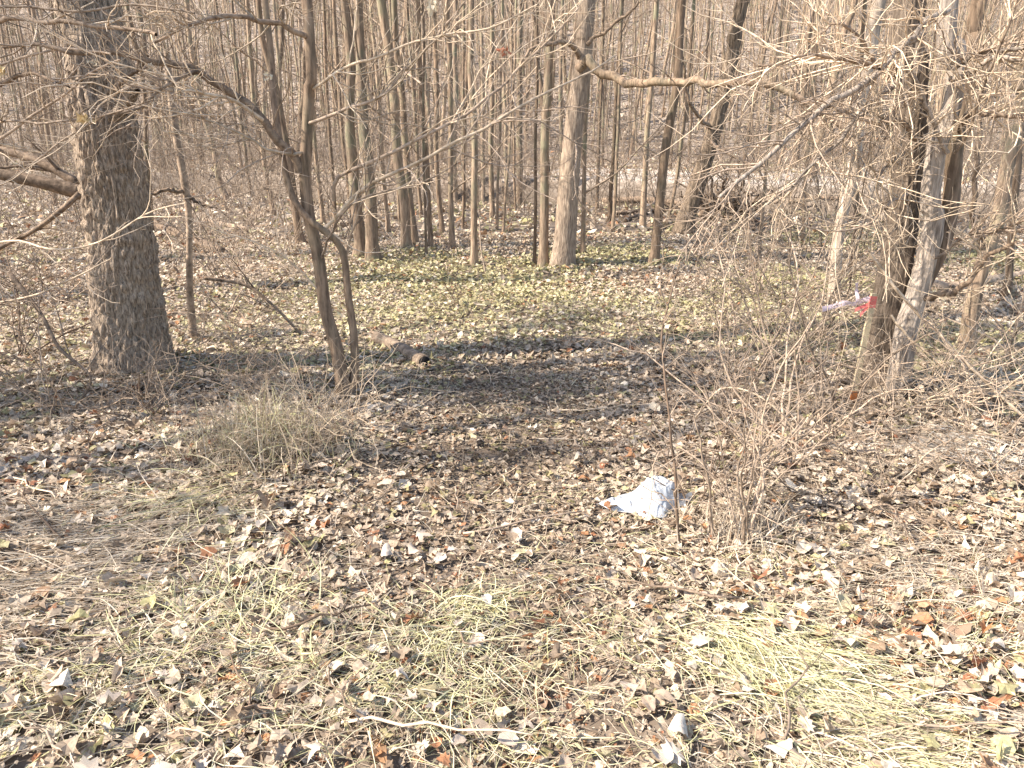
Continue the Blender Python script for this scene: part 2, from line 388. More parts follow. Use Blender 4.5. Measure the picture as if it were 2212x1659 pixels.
def leaf_batch(mb, x, y, size, Mv, tilt=.38, curl=.4, lift=.03, col=None):
    n = len(x); th = np.arange(Mv)*2*PI/Mv
    kind = rng.uniform(0, 1, (n, 1))
    rad = rng.uniform(.55, 1.12, (n, Mv))
    if Mv >= 8:
        rad = np.where(kind < .2, np.where(np.arange(Mv) % 2 == 0, 1.08, .62)[None]*rng.uniform(.75, 1.1, (n, Mv)), rad)
    asp = np.where(kind > .72, rng.uniform(.22, .5, (n, 1)), rng.uniform(.55, 1.0, (n, 1)))
    u = np.cos(th)[None]*rad; v = np.sin(th)[None]*rad*asp
    a = rng.normal(0, curl, (n, 1)); b = rng.normal(0, curl, (n, 1)); c = rng.normal(0, curl, (n, 1))
    fold = rng.normal(0, .45, (n, 1))
    wv = a*u*u+b*v*v+c*u*v+fold*np.abs(v)+rng.normal(0, .13, (n, Mv))
    Pl = np.stack([u, v, wv], -1); Pl = np.concatenate([np.zeros((n, 1, 3)), Pl], 1)*size[:, None, None]
    yaw = rng.uniform(0, 2*PI, n); ax = rng.uniform(0, 2*PI, n); ti = np.abs(rng.normal(0, tilt, n))
    cy, sy = np.cos(yaw)[:, None], np.sin(yaw)[:, None]
    X = Pl[..., 0]*cy-Pl[..., 1]*sy; Y = Pl[..., 0]*sy+Pl[..., 1]*cy; Z = Pl[..., 2]
    # tilt about a horizontal axis
    kx, ky = np.cos(ax)[:, None], np.sin(ax)[:, None]; ct, stt = np.cos(ti)[:, None], np.sin(ti)[:, None]
    dot = X*kx+Y*ky
    X2 = X*ct+(ky*Z)*stt+kx*dot*(1-ct); Y2 = Y*ct+(-kx*Z)*stt+ky*dot*(1-ct); Z2 = Z*ct+(kx*Y-ky*X)*stt
    zz = H(x, y)+rng.uniform(0, lift, n)+size*stt[:, 0]*.35
    V = np.stack([X2+x[:, None], Y2+y[:, None], Z2+zz[:, None]], -1)
    base = (np.arange(n)*(Mv+1))[:, None]; k = np.arange(Mv)[None]
    tr = np.stack([base+0*k, base+1+k, base+1+(k+1) % Mv], -1).reshape(-1, 3)
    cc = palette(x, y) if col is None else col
    mb.add(V, tris=tr, col=np.repeat(cc, Mv+1, 0))
def wedge(n, y0, y1, margin=1.2):
    y = np.sqrt(rng.uniform(y0*y0, y1*y1, n)); x = rng.uniform(-1, 1, n)*(.72*y+margin)
    return x, y
def dry_land(x, y, lim=-2.6):
    s = y-creek_c(x); return (s < lim) | (s > 3.0)
mb = MB()
def on_trail(x, y): return np.exp(-((x-.12*np.sin(y)-.05)/.65)**2)
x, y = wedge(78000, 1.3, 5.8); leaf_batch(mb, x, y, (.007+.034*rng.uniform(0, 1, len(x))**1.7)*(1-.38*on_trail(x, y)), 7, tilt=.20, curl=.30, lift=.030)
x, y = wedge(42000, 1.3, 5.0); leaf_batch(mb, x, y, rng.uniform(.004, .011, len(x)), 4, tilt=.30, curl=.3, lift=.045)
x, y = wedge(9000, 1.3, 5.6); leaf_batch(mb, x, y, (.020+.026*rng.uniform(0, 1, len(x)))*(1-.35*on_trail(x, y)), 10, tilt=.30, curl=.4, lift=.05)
x, y = wedge(50000, 5.3, 9, 1.6); leaf_batch(mb, x, y, rng.uniform(.014, .042, len(x)), 5, tilt=.38, lift=.045)
x, y = wedge(62000, 8.7, 14, 2.0); leaf_batch(mb, x, y, rng.uniform(.022, .050, len(x)), 5, tilt=.45, lift=.05)
x, y = wedge(62000, 13.5, 46, 3.0); k = dry_land(x, y); s_ = y-creek_c(x)
k &= ~((s_ > 3) & (s_ < 14) & (x > 0) & (rng.uniform(0, 1, len(x)) < .75)); x, y = x[k], y[k]
leaf_batch(mb, x, y, rng.uniform(.05, .12, len(x)), 4, tilt=.5, lift=.08)
x, y = wedge(36000, 46, 125, 4.0)
leaf_batch(mb, x, y, rng.uniform(.12, .30, len(x)), 3, tilt=.6, lift=.15)
o = mb.build('leaf_litter', M['litter'], smooth=False)
tag(o, 'carpet of dry tan and brown leaves over the woodland floor', 'leaves', kind='stuff')

# single leaves that can be picked apart, pieces of the ground
def leaf_mesh(i):
    mb = MB(); r2 = random.Random(100+i)
    lob = i % 3
    if lob == 0:                                     # maple: five pointed lobes
        prof = []
        for k, (a, l) in enumerate(zip((-140, -72, 0, 72, 140), (.55, .9, 1.05, .9, .55))):
            prof += [(a-14, l*.66), (a, l), (a+14, l*.66), (a+34, .36)]
        pts = [(math.radians(a+90), l*r2.uniform(.88, 1.1)) for a, l in prof]
    elif lob == 1:                                   # oval
        pts = [(2*PI*k/14, (.95 if k % 7 else 1.08)*r2.uniform(.9, 1.05)) for k in range(14)]
    else:                                            # oak: wavy lobes
        pts = [(2*PI*k/18, (1.0 if k % 2 else .66)*r2.uniform(.9, 1.08)) for k in range(18)]
    n = len(pts)
    asp = {0: 1.0, 1: .62, 2: .6}[lob]
    ca, cb, cc = r2.uniform(-.6, .6), r2.uniform(-.6, .6), r2.uniform(-.6, .6); fo = r2.uniform(-.5, .5)
    def p3(u, v): return (u*asp, v, ca*u*u+cb*v*v*.7+cc*u*v+fo*abs(u)+.10*math.sin(6*u+i)*math.cos(5*v+2*i))
    V = [p3(0, 0)]
    for f in (.5, 1.0):
        for a, l in pts: V.append(p3(math.cos(a)*l*f, math.sin(a)*l*f))
    tr = [(0, 1+k, 1+(k+1) % n) for k in range(n)]
    q = [(1+k, 1+n+k, 1+n+(k+1) % n, 1+(k+1) % n) for k in range(n)]
    mb.add(V, tris=tr, quads=q)
    mb.add([(-.015, -.9, 0), (.015, -.9, 0), (.03, -1.5, .06), (.0, -1.5, .06)], quads=[(0, 1, 2, 3)])
    V0 = np.concatenate(mb.v); mb.v = [V0-[0, 0, V0[:, 2].min()*.6]]
    o = mb.build('fallen_leaf', M['leaf'], ground); return o
protos = [leaf_mesh(i) for i in range(12)]
def put_leaf(o, x, y, s, tilt=.22, lift=.035):
    o.parent = ground; o.location = (x, y, float(H(x, y))+lift)
    o.rotation_euler = (RND.gauss(0, tilt), RND.gauss(0, tilt), RND.uniform(0, 2*PI)); o.scale = (s, s, s)
cnt = 0
pool = []
while len(pool) < 298:
    d = 1.5+RND.random()**1.4*2.6; xx = RND.uniform(-1, 1)*(.70*d+.45)
    pool.append((xx, d))
for i, (xx, yy) in enumerate(pool):
    src = protos[i % 12]
    if i < 12: o = src
    else:
        o = src.copy(); COL.objects.link(o)
    put_leaf(o, xx, yy, RND.uniform(.020, .050), lift=RND.uniform(.02, .05))

# ------------------------------------------------------------------ grass
def blades(mb, x, y, length, width, dirn, spread, rise, droop, cols, n_seg=4, z0=.02):
    n = len(x); a = dirn+rng.normal(0, spread, n); r = np.abs(rng.normal(rise, rise*.5, n))
    d = np.stack([np.cos(a)*np.cos(r), np.sin(a)*np.cos(r), np.sin(r)], -1)
    P = np.zeros((n, n_seg+1, 3)); P[:, 0] = np.stack([x, y, H(x, y)+z0], -1)
    bend = rng.normal(0, .18, n)
    for i in range(n_seg):
        P[:, i+1] = P[:, i]+d*(length/n_seg)[:, None]
        d = d.copy(); d[:, 2] -= droop/n_seg; c, s = np.cos(bend), np.sin(bend)
        d[:, 0], d[:, 1] = d[:, 0]*c-d[:, 1]*s, d[:, 0]*s+d[:, 1]*c; d = unit(d)
        g = H(P[:, i+1, 0], P[:, i+1, 1])+z0*rng.uniform(.5, 2.2, n); P[:, i+1, 2] = np.maximum(P[:, i+1, 2], g)
    side = unit(np.cross(unit(P[:, -1]-P[:, 0]), np.array([0, 0, 1.0])+rng.normal(0, .5, (n, 3))))
    wv = width[:, None]*np.linspace(1, .25, n_seg+1)[None]
    V = np.stack([P-side[:, None]*wv[..., None], P+side[:, None]*wv[..., None]], 2)
    b = (np.arange(n)*(n_seg+1)*2)[:, None]; k = np.arange(n_seg)[None]*2
    q = np.stack([b+k, b+k+1, b+k+3, b+k+2], -1).reshape(-1, 4)
    mb.add(V, quads=q, col=np.repeat(cols, (n_seg+1)*2, 0))
STRAW = np.array([[.66, .60, .36], [.59, .545, .29], [.72, .66, .44], [.53, .485, .24], [.63, .55, .38]])
HAY = np.array([[.60, .49, .36], [.68, .57, .43], [.50, .39, .28], [.42, .32, .22]])
MIXG = np.concatenate([STRAW, HAY])
def patch(px, py, n, r, dirn, length, pal, spread=.5, rise=.25, droop=.5, wid=.0024, mb=None, squash=1.0):
    n = int(n*.7); r = r*1.25; rise = rise*.8 if rise < 1 else rise
    c = gp(px, py); a = rng.normal(0, r, (n, 2))*[1, squash]
    x = c[0]+a[:, 0]; y = c[1]+a[:, 1]
    blades(mb, x, y, rng.uniform(.5, 1.1, n)*length, rng.uniform(.6, 1.3, n)*wid, math.radians(dirn), spread, rise, droop,
           pal[rng.integers(0, len(pal), n)]*rng.uniform(.75, 1.15, (n, 1)))
# tufts that read as clumps: each is a thing
tufts = [
 # px, py, n, r, dir, len, pal, spread, rise, droop, label
 (965, 1395, 330, .11, 215, .20, STRAW, .7, .35, .9, 'yellow straw tuft bleached bright beside the bare leafy trail'),
 (1015, 1325, 260, .07, 20, .17, STRAW, .8, .35, .9, 'small yellow straw tuft above the bleached one on the trail'),
 (985, 1535, 240, .13, 200, .20, STRAW, .7, .3, .9, 'low yellow-green grass tuft flattened among brown trail leaves'),
 (1600, 1395, 620, .11, 300, .26, STRAW, .35, .35, .9, 'long combed straw tuft flowing downhill below the thorny shrub'),
 (1700, 1470, 520, .11, 330, .28, STRAW, .35, .3, .9, 'combed straw tuft sprawling over pale leaves, second of the run'),
 (1850, 1600, 480, .13, 335, .28, MIXG, .45, .3, .8, 'loose straw tuft lying between big grey leaves'),
 (545, 1310, 180, .13, 70, .24, STRAW, 1.2, .6, .9, 'spiky yellow grass tuft sprouting between curled pale leaves'),
 (500, 1405, 160, .14, 200, .22, STRAW, 1.0, .4, .9, 'thin yellow grass tuft spreading over rumpled leaves'),
 (565, 965, 1700, .15, 250, .33, np.concatenate([HAY, HAY*.8, STRAW[:2]]), 1.6, 1.05, 1.7, 'tall mound of dead brown grass at the foot of the forked sapling'),
 (450, 1085, 520, .17, 235, .30, MIXG, .6, .45, .9, 'trailing skirt of dead grass below the brown grass mound'),
 (2130, 985, 420, .13, 185, .42, np.array([[.66, .58, .48], [.58, .50, .40]]), .4, .3, .8, 'pale bleached bundle of long dead grass on the right bank'),
 (2080, 1240, 700, .20, 200, .36, HAY, .5, .3, .8, 'dull matted hay tuft below the pale grass bundle'),
 (1590, 1165, 420, .10, 80, .22, HAY, 1.0, .9, .7, 'upright dry grass tuft around the foot of the thorny shrub'),
 (60, 1170, 650, .26, 195, .38, HAY, .35, .25, .7, 'long flattened hay swath sweeping across the left bank'),
 (260, 1200, 620, .22, 210, .38, HAY, .3, .3, .7, 'combed hay swath pointing down beside the trail'),
 (90, 1310, 420, .16, 190, .34, HAY, .3, .25, .7, 'matted pale hay swath low on the left bank'),
 (240, 1450, 360, .18, 200, .26, MIXG, .6, .3, .8, 'scattered straw tuft over broken leaves on the left bank'),
]
for (px, py, n, r, dr, ln, pal, sp, ri, dp, lab) in tufts:
    mb = MB(); patch(px, py, n, r, dr, ln, pal, sp, ri, dp, mb=mb, squash=.7)
    c = gp(px, py); o = mb.build('grass_tuft', M['grass'], loc=c); tag(o, lab, 'grass', 'dry grass tufts on the woodland floor')
mb = MB()
for k in range(150):
    px, py = RND.uniform(-60, 2270), (RND.uniform(880, 1680) if k % 2 else RND.uniform(1230, 1690))
    left = px < 900
    patch(px, py, RND.randint(20, 60), RND.uniform(.06, .16), (200 if left else 320)+RND.gauss(0, 40), RND.uniform(.10, .26),
          STRAW if RND.random() < .5 else HAY, .7, .3, .8, .0018, mb)
x, y = wedge(15000, 1.4, 7.5)
blades(mb, x, y, rng.uniform(.06, .26, len(x)), rng.uniform(.0009, .0022, len(x)), 0, 3.2, .22, .5, HAY[rng.integers(0, 4, len(x))]*rng.uniform(.8, 1.2, (len(x), 1)))
x, y = wedge(15000, 4.8, 14, 1.5); k = (fbm(x*.55+7, y*.55, 31) > .42) & (x > -3.2); x, y = x[k], y[k]
blades(mb, x, y, rng.uniform(.05, .14, len(x)), rng.uniform(.002, .004, len(x)), 0, 3.2, .5, .7, YEL[rng.integers(0, 4, len(x))]*rng.uniform(.8, 1.15, (len(x), 1)), 3)
o = mb.build('dry_grass', M['grass']); tag(o, 'thin yellow and tan grass scattered through the leaf litter', 'grass', kind='stuff')

# ------------------------------------------------------------------ trees
def trunk_mesh(mb, path, rad, sides=12, ridge=0.0, rfreq=9.0, zfreq=2.5, lob=.06, seed=0, flare=.0):
    path = np.asarray(path); rad = np.asarray(rad); N = len(path)
    tan = unit(np.gradient(path, axis=0)); a = unit(np.cross(tan, np.array([0.0, 1.0, 0.05]))); b = np.cross(tan, a)
    th = np.arange(sides)*2*PI/sides; c, s = np.cos(th), np.sin(th)
    z = path[:, 2][:, None]
    r = rad[:, None]*(1+lob*(vn3(c[None]*1.3+seed, s[None]*1.3, z*.9, 50)-.5)*2)
    if flare:
        zz = np.clip((z-path[0, 2])/.55, 0, 1); r = r*(1+flare*(1-zz)**2.5*(.6+.8*vn3(c[None]*2.2+seed, s[None]*2.2, z*0, 52)))
    if ridge:
        n1 = vn3(c[None]*rfreq, s[None]*rfreq, z*zfreq+seed, 60); n2 = vn3(c[None]*rfreq*2, s[None]*rfreq*2, z*zfreq*2.2, 61)
        r = r + ridge*(np.abs(n1-.5)*2 + .5*np.abs(n2-.5)*2 - .7)
    V = path[:, None]+a[:, None]*(c[None, :, None]*r[..., None])+b[:, None]*(s[None, :, None]*r[..., None])
    n, k = np.meshgrid(np.arange(N-1), np.arange(sides), indexing='ij')
    i0 = n*sides+k; i1 = n*sides+(k+1) % sides
    mb.add(V, quads=np.stack([i0, i1, i1+sides, i0+sides], -1).reshape(-1, 4))
def crown_proto(i, Ht=5.0, n1=13, n2=80, n3=210):
    mb = MB(); r0 = 1.0
    L = grow([[0, 0, -.15]], [[0, 0, 1]], np.array([Ht]), 10, .10, (0, 0, .6)); Rl = np.linspace(.055, .008, 10)[None]
    mb.tubes(L, Rl, 6)
    S, D, r = spawn(L, Rl, n1, .05, .95, (.5, 1.0)); ln = rng.uniform(1.2, 2.6, n1)
    P1 = grow(S, D, ln, 8, .16, (0, 0, .8)); R1 = r[:, None]*.62*np.linspace(1, .25, 8)[None]; mb.tubes(P1, R1, 4)
    S, D, r = spawn(P1, R1, n2, .15, 1, (.4, 1.0)); P2 = grow(S, D, rng.uniform(.5, 1.2, n2), 5, .2, (0, 0, .4)); R2 = np.maximum(r[:, None]*.6, .0045)*np.linspace(1, .4, 5)[None]; mb.tubes(P2, R2, 3)
    S, D, r = spawn(P2, R2, n3, .1, 1, (.4, 1.1)); P3 = grow(S, D, rng.uniform(.2, .55, n3), 4, .22); R3 = np.full((n3, 1), .003)*np.linspace(1, .5, 4)[None]; mb.tubes(P3, R3, 3)
    o = mb.build('crown', M['twig']); return o
crowns = [crown_proto(i) for i in range(6)]
def branch_proto(i):
    """a low side branch pointing along +X"""
    mb = MB(); L = grow([[0, 0, 0]], [[1, 0, .35]], np.array([1.5]), 9, .14, (0, 0, .3)); Rl = np.linspace(.013, .003, 9)[None]; mb.tubes(L, Rl, 4)
    S, D, r = spawn(L, Rl, 9, .15, 1, (.5, 1.0)); P = grow(S, D, rng.uniform(.3, .8, 9), 6, .2, (0, 0, .4)); Rr = np.full((9, 1), .0045)*np.linspace(1, .45, 6)[None]; mb.tubes(P, Rr, 3)
    S, D, r = spawn(P, Rr, 26, .1, 1, (.5, 1.1)); P = grow(S, D, rng.uniform(.1, .35, 26), 4, .2); mb.tubes(P, np.full((26, 1), .0028)*np.linspace(1, .5, 4)[None], 3)
    return mb.build('branch', M['twig'])
brs = [branch_proto(i) for i in range(6)]
used = set()
def inst(src, parent, loc, rz, sc, rx=0):
    if src.name not in used: used.add(src.name); o = src
    else:
        o = src.copy(); COL.objects.link(o)
    o.parent = parent; o.location = Vector([float(c) for c in loc]); o.rotation_euler = (rx, 0, rz)
    o.scale = (sc, sc, sc) if not isinstance(sc, tuple) else sc
    return o
def slim_tree(pts, w0, w1, label, group, mat='bark', name='slender_tree', nb=4, base=None, sides=10, top=None, cs=None, Y=None):
    g = gp(*pts[0]) if base is None else np.array(base, float)
    Yb = g[1] if Y is None else Y
    P = [g-[0, 0, .12]]
    for q in pts[1:]: P.append(at(q[0], q[1], Yb+RND.gauss(0, .03)))
    P = np.array(P); rt = max(wr(w1, P[-1]), .008); rb = max(wr(w0, g), .01)
    d = unit(P[-1]-P[-2]); d = unit(d*[.5, .5, 1]+[0, 0, .4]); zt = top or RND.uniform(6.5, 9)
    ext = P[-1]+d*max((zt-P[-1][2])/max(d[2], .3), .6); P = np.vstack([P, ext])
    zs = P[:, 2]-P[0, 2]; n = 26; path = spline(P, n)
    hv = np.linspace(0, 1, n); vis = (P[-2, 2]-P[0, 2])/(P[-1, 2]-P[0, 2])
    rad = rb+(rt-rb)*np.minimum(hv/max(vis, .05), 1); rad = rad*np.where(hv > vis, 1-.45*(hv-vis)/(1-vis+1e-6), 1)
    path = path+np.stack([(vn(hv*9, hv*0+RND.random()*99, 70)-.5)*rb*1.2, hv*0, hv*0], -1)*(hv[:, None] > .02)
    t = thing(name, g, label, 'tree', group)
    mb = MB(); trunk_mesh(mb, path, rad, sides, lob=.10, seed=RND.random()*50, flare=.55)
    mb.build('trunk', M[mat], t, loc=g)
    rc = rad[-1]/.055
    inst(RND.choice(crowns), t, path[-1]-g, RND.uniform(0, 6.3), cs or float(np.clip(rc, .7, 1.5)))
    for k in range(nb):
        i = RND.randint(3, n-2); inst(RND.choice(brs), t, path[i]-g, RND.uniform(0, 6.3), RND.uniform(.7, 1.5))
    return t
LM = 'slender bare trunk among the sunlit stems before the creek'; GM = 'slender trunks standing before the creek'
mids = [
 ([(808, 565), (785, 233), (774, 0)], 30, 19), ([(780, 558), (757, 233), (744, 0)], 26, 18),
 ([(880, 537), (860, 333), (837, 100), (827, 0)], 20, 20), ([(897, 530), (877, 333), (867, 233), (850, 0)], 16, 13),
 ([(930, 537), (923, 367), (910, 167), (905, 0)], 11, 9), ([(920, 553), (917, 370), (915, 100), (912, 0)], 6, 5),
 ([(977, 540), (973, 333), (973, 133), (967, 0)], 12, 11), ([(1025, 575), (1025, 333), (1020, 167), (1018, 0)], 15, 13),
 ([(1063, 473), (1060, 233), (1065, 0)], 11, 9), ([(1122, 447), (1122, 233), (1124, 0)], 14, 12),
 ([(1073, 497), (1080, 267), (1085, 0)], 6, 5), ([(1085, 507), (1100, 317), (1110, 167), (1115, 0)], 6, 5),
 ([(1154, 570), (1158, 300), (1160, 0)], 7, 6), ([(1175, 577), (1180, 233), (1189, 0)], 21, 17),
 ([(1260, 550), (1265, 333), (1270, 200), (1278, 0)], 10, 8), ([(1315, 480), (1327, 300), (1337, 133), (1345, 0)], 9, 8),
 ([(1325, 503), (1333, 333), (1340, 0)], 8, 6), ([(1387, 497), (1400, 267), (1420, 0)], 13, 11),
 ([(1412, 570), (1433, 367), (1460, 167), (1475, 0)], 21, 19), ([(1440, 490), (1470, 333), (1500, 0)], 8, 7),
 ([(1113, 460), (1110, 300), (1105, 0)], 5, 5), ([(955, 507), (943, 333), (940, 100), (938, 0)], 11, 9),
 ([(985, 440), (983, 333), (985, 0)], 15, 11), ([(327, 505), (320, 400), (310, 200), (275, 0)], 11, 9),
 ([(495, 440), (477, 400), (463, 333), (420, 150), (400, 0)], 14, 10),
 ([(700, 483), (683, 333), (672, 200), (660, 0)], 10, 8),
 ([(593, 465), (567, 333), (547, 200), (535, 0)], 11, 9), ([(725, 505), (715, 333), (705, 150), (700, 0)], 8, 7),
 ([(840, 500), (822, 300), (808, 100), (800, 0)], 9, 8), ([(865, 480), (850, 250), (842, 0)], 7, 6),
 ([(1003, 455), (1000, 250), (1002, 0)], 7, 6), ([(1045, 440), (1043, 250), (1040, 0)], 9, 8), ([(1210, 430), (1212, 200), (1215, 0)], 8, 7),
 ([(760, 470), (735, 250), (722, 0)], 9, 8), ([(635, 440), (610, 250), (590, 0)], 8, 7), ([(545, 430), (520, 250), (500, 0)], 7, 6),
 ([(225, 450), (215, 250), (200, 0)], 9, 8), ([(120, 450), (100, 250), (70, 0)], 10, 8), ([(1000, 500), (1005, 260), (1012, 0)], 6, 5),
 ([(1290, 455), (1297, 240), (1305, 0)], 7, 6), ([(910, 470), (895, 250), (880, 0)], 8, 7), ([(1095, 430), (1090, 200), (1085, 0)], 8, 7),
 ([(1640, 560), (1650, 420), (1672, 200), (1690, 0)], 7, 6), ([(1735, 520), (1740, 400), (1755, 200), (1775, 0)], 8, 7),
 ([(2175, 640), (2190, 450), (2215, 200), (2230, 0)], 16, 13), ([(1845, 560), (1850, 400), (1862, 200), (1870, 0)], 9, 8),
]
ML = {0: 'thicker trunk of the close pair rooted beside the leaf-strewn clearing edge', 1: 'leaner trunk of the close pair, partly behind its thicker twin',
 2: 'straight lichen-tinted trunk with a thinner stem right beside it', 3: 'thin stem hugging the straight lichen-tinted trunk', 7: 'dark single pole standing alone at the front of the sunlit stems',
 13: 'smooth slim trunk standing just left of the long-limbed grey tree', 14: 'thin pole standing just right of the long-limbed grey tree', 18: 'dark trunk slanting right beside the yellow-green clearing',
 17: 'thin dark pole behind the dark slanting trunk', 12: 'very thin whip left of the smooth slim trunk', 44: 'grey stem at the far edge of the right bank', 23: 'thin pole right behind the oak',
 24: 'leaning pole between the grey snag and the dark leaning tree', 45: 'thin stem behind the peeled snag', 36: 'thin pole left behind the oak', 37: 'thin pole behind the limbs propped on the oak'}
for i, (pts, w0, w1) in enumerate(mids):
    slim_tree(pts, w0, w1, ML.get(i, LM), GM, RND.choice(['bark', 'bark', 'bark2']), nb=RND.randint(3, 6))

def twig_fill(mb, P, Rr, n2, l2, n3, l3, lo=.1, trop=(0, 0, .25), ang=(.45, 1.1), r2=.005, wig=.2, n4=0, l4=(.08, .2)):
    S, D, r = spawn(P, Rr, n2, lo, 1, ang); P2 = grow(S, D, rng.uniform(*l2, n2), 7, wig, trop)
    R2 = np.clip(r*.6, .0025, r2)[:, None]*np.linspace(1, .4, 7)[None]; mb.tubes(P2, R2, 4)
    if n3:
        S, D, r = spawn(P2, R2, n3, .1, 1, ang); P3 = grow(S, D, rng.uniform(*l3, n3), 5, wig, trop)
        R3 = np.clip(r*.7, .0015, r2*.6)[:, None]*np.linspace(1, .5, 5)[None]; mb.tubes(P3, R3, 3)
        if n4:
            S, D, r = spawn(P3, R3, n4, .1, 1, ang); P4 = grow(S, D, rng.uniform(*l4, n4), 4, wig, trop)
            mb.tubes(P4, np.full((n4, 1), .0014)*np.linspace(1, .6, 4)[None], 3)
    return P2, R2
def limb(t, org, pts, w0, w1, mat='limb', name='branch', n=26, sides=7, tw=None, Y=None, jit=.0, tm='twig'):
    """a traced limb with its own twigs: pts = (px, py, world y)"""
    P = spline([at(*p) for p in pts], n); rr = np.linspace(max(wr(w0, P[0]), .003), max(wr(w1, P[-1]), .002), n)
    P = P+np.stack([(vn(np.arange(n)*.6, pts[0][0]*1.3+a, 77)-.5)*rr*2.0 for a in range(3)], -1)
    mb = MB(); mb.tubes(P[None], rr[None], sides)
    b = mb.build(name, M[mat], t, loc=org)
    if tw:
        m2 = MB(); twig_fill(m2, P[None], rr[None], **tw); tag(m2.build('twigs', M[tm], b, loc=org), kind='stuff')
    return P, rr
TW = dict(n2=17, l2=(.25, .85), n3=44, l3=(.10, .36), n4=40)
TWL = dict(n2=10, l2=(.15, .5), n3=26, l3=(.08, .25))

# --- the big furrowed oak
g = gp(285, 790)
oak = thing('oak_tree', g, 'thick deeply furrowed oak trunk rising from the shaded leaves', 'tree')
Yo = g[1]
P = np.array([g-[0, 0, .25], at(280, 700, Yo), at(268, 560, Yo), at(252, 420, Yo), at(215, 200, Yo), at(185, 0, Yo)])
P = np.vstack([P, P[-1]+[-.35, .1, 3.5], P[-1]+[-.5, .2, 6.5]])
path = spline(P, 420); hv = path[:, 2]-g[2]
rb = wr(140, at(280, 700, Yo)); rt = wr(112, P[5])
rad = np.interp(hv, [-.25, .5, 1.6, 3.0, 8.8], [rb*1.12, rb, rb*.88, rt, rt*.5])
mb = MB(); trunk_mesh(mb, path, rad, 230, ridge=.040, rfreq=12.0, zfreq=13.0, lob=.10, seed=3, flare=.62); mb.build('trunk', M['oak'], oak, loc=g)
for k in range(7):
    i = RND.randint(270, 419); inst(RND.choice(crowns), oak, path[i]-g, RND.uniform(0, 6.3), RND.uniform(1.0, 1.6), RND.uniform(.2, 1.0))
# a stub and the arching limb in front of the oak
limb(oak, g, [(245, 250, Yo-.28), (268, 226, Yo-.35), (290, 203, Yo-.42), (303, 196, Yo-.45)], 26, 16, 'oak', 'broken_limb')
limb(oak, g, [(255, 193, Yo-.25), (262, 180, Yo-.5), (300, 150, Yo-.6), (322, 120, Yo-.7)], 14, 4, 'limb', tw=TWL)

# --- neighbour at the left edge whose limbs reach in front of the oak
g = np.array([-3.75, 4.25, 0]); g[2] = float(H(g[0], g[1])); Yn = g[1]
nb_ = thing('reaching_tree', g, 'thin tree left of the oak whose crooked branches hang before its trunk', 'tree')
P = np.array([g-[0, 0, .1], g+[.05, 0, 1.0], g+[-.05, .05, 2.2], g+[.05, .1, 4.0], g+[0, .2, 7.0]]); path = spline(P, 40)
mb = MB(); trunk_mesh(mb, path, np.linspace(.075, .035, 40), 14, lob=.1, seed=8, flare=.4); mb.build('trunk', M['bark2'], nb_, loc=g)
inst(RND.choice(crowns), nb_, path[-1]-g, 1.0, 1.0)
NL = [([(-330, 330, Yn), (-120, 230, Yn), (0, 183, Yn-.05), (43, 160, Yn-.1), (100, 167, Yn-.2), (150, 190, Yn-.3)], 17, 6, 'deadwood'),
 ([(-330, 440, Yn), (-150, 360, Yn), (0, 300, Yn-.1), (67, 250, Yn-.15), (150, 197, Yn-.2), (190, 160, Yn-.25), (260, 130, Yn-.3)], 9, 4, 'twig'),
 ([(-340, 300, Yn), (-100, 270, Yn), (0, 262, Yn-.1), (90, 265, Yn-.2), (200, 255, Yn-.3), (330, 215, Yn-.4)], 8, 3, 'twig'),
 ([(-340, 100, Yn), (-100, 50, Yn), (50, 43, Yn-.1), (173, 53, Yn-.2), (300, 63, Yn-.25), (335, 75, Yn-.3)], 14, 8, 'limb'),
 ([(-330, 250, Yn), (-100, 150, Yn), (0, 140, Yn-.1), (60, 120, Yn-.15), (150, 105, Yn-.2), (240, 118, Yn-.3)], 8, 4, 'twig'),
 ([(-330, 520, Yn), (-150, 450, Yn), (0, 400, Yn-.1), (80, 345, Yn-.15), (140, 300, Yn-.2), (220, 255, Yn-.3)], 7, 3, 'twig'),
 ([(-330, 640, Yn), (-100, 655, Yn-.1), (0, 653, Yn-.2), (80, 635, Yn-.3), (150, 605, Yn-.35), (240, 560, Yn-.4)], 6, 3, 'paletwig'),
 ([(-330, 560, Yn), (-100, 540, Yn-.1), (30, 520, Yn-.2), (120, 540, Yn-.3), (220, 520, Yn-.35), (320, 460, Yn-.4), (400, 440, Yn-.4)], 6, 3, 'paletwig'),
 ([(-330, 60, Yn), (-100, 20, Yn), (60, 15, Yn-.1), (160, 25, Yn-.2), (300, 10, Yn-.25), (420, 30, Yn-.3)], 8, 4, 'twig')]
for i, (pts, a, b, m) in enumerate(NL): limb(nb_, g, pts, a, b, m, n=30, tw=TWL, tm='paletwig' if i % 2 else 'twig')

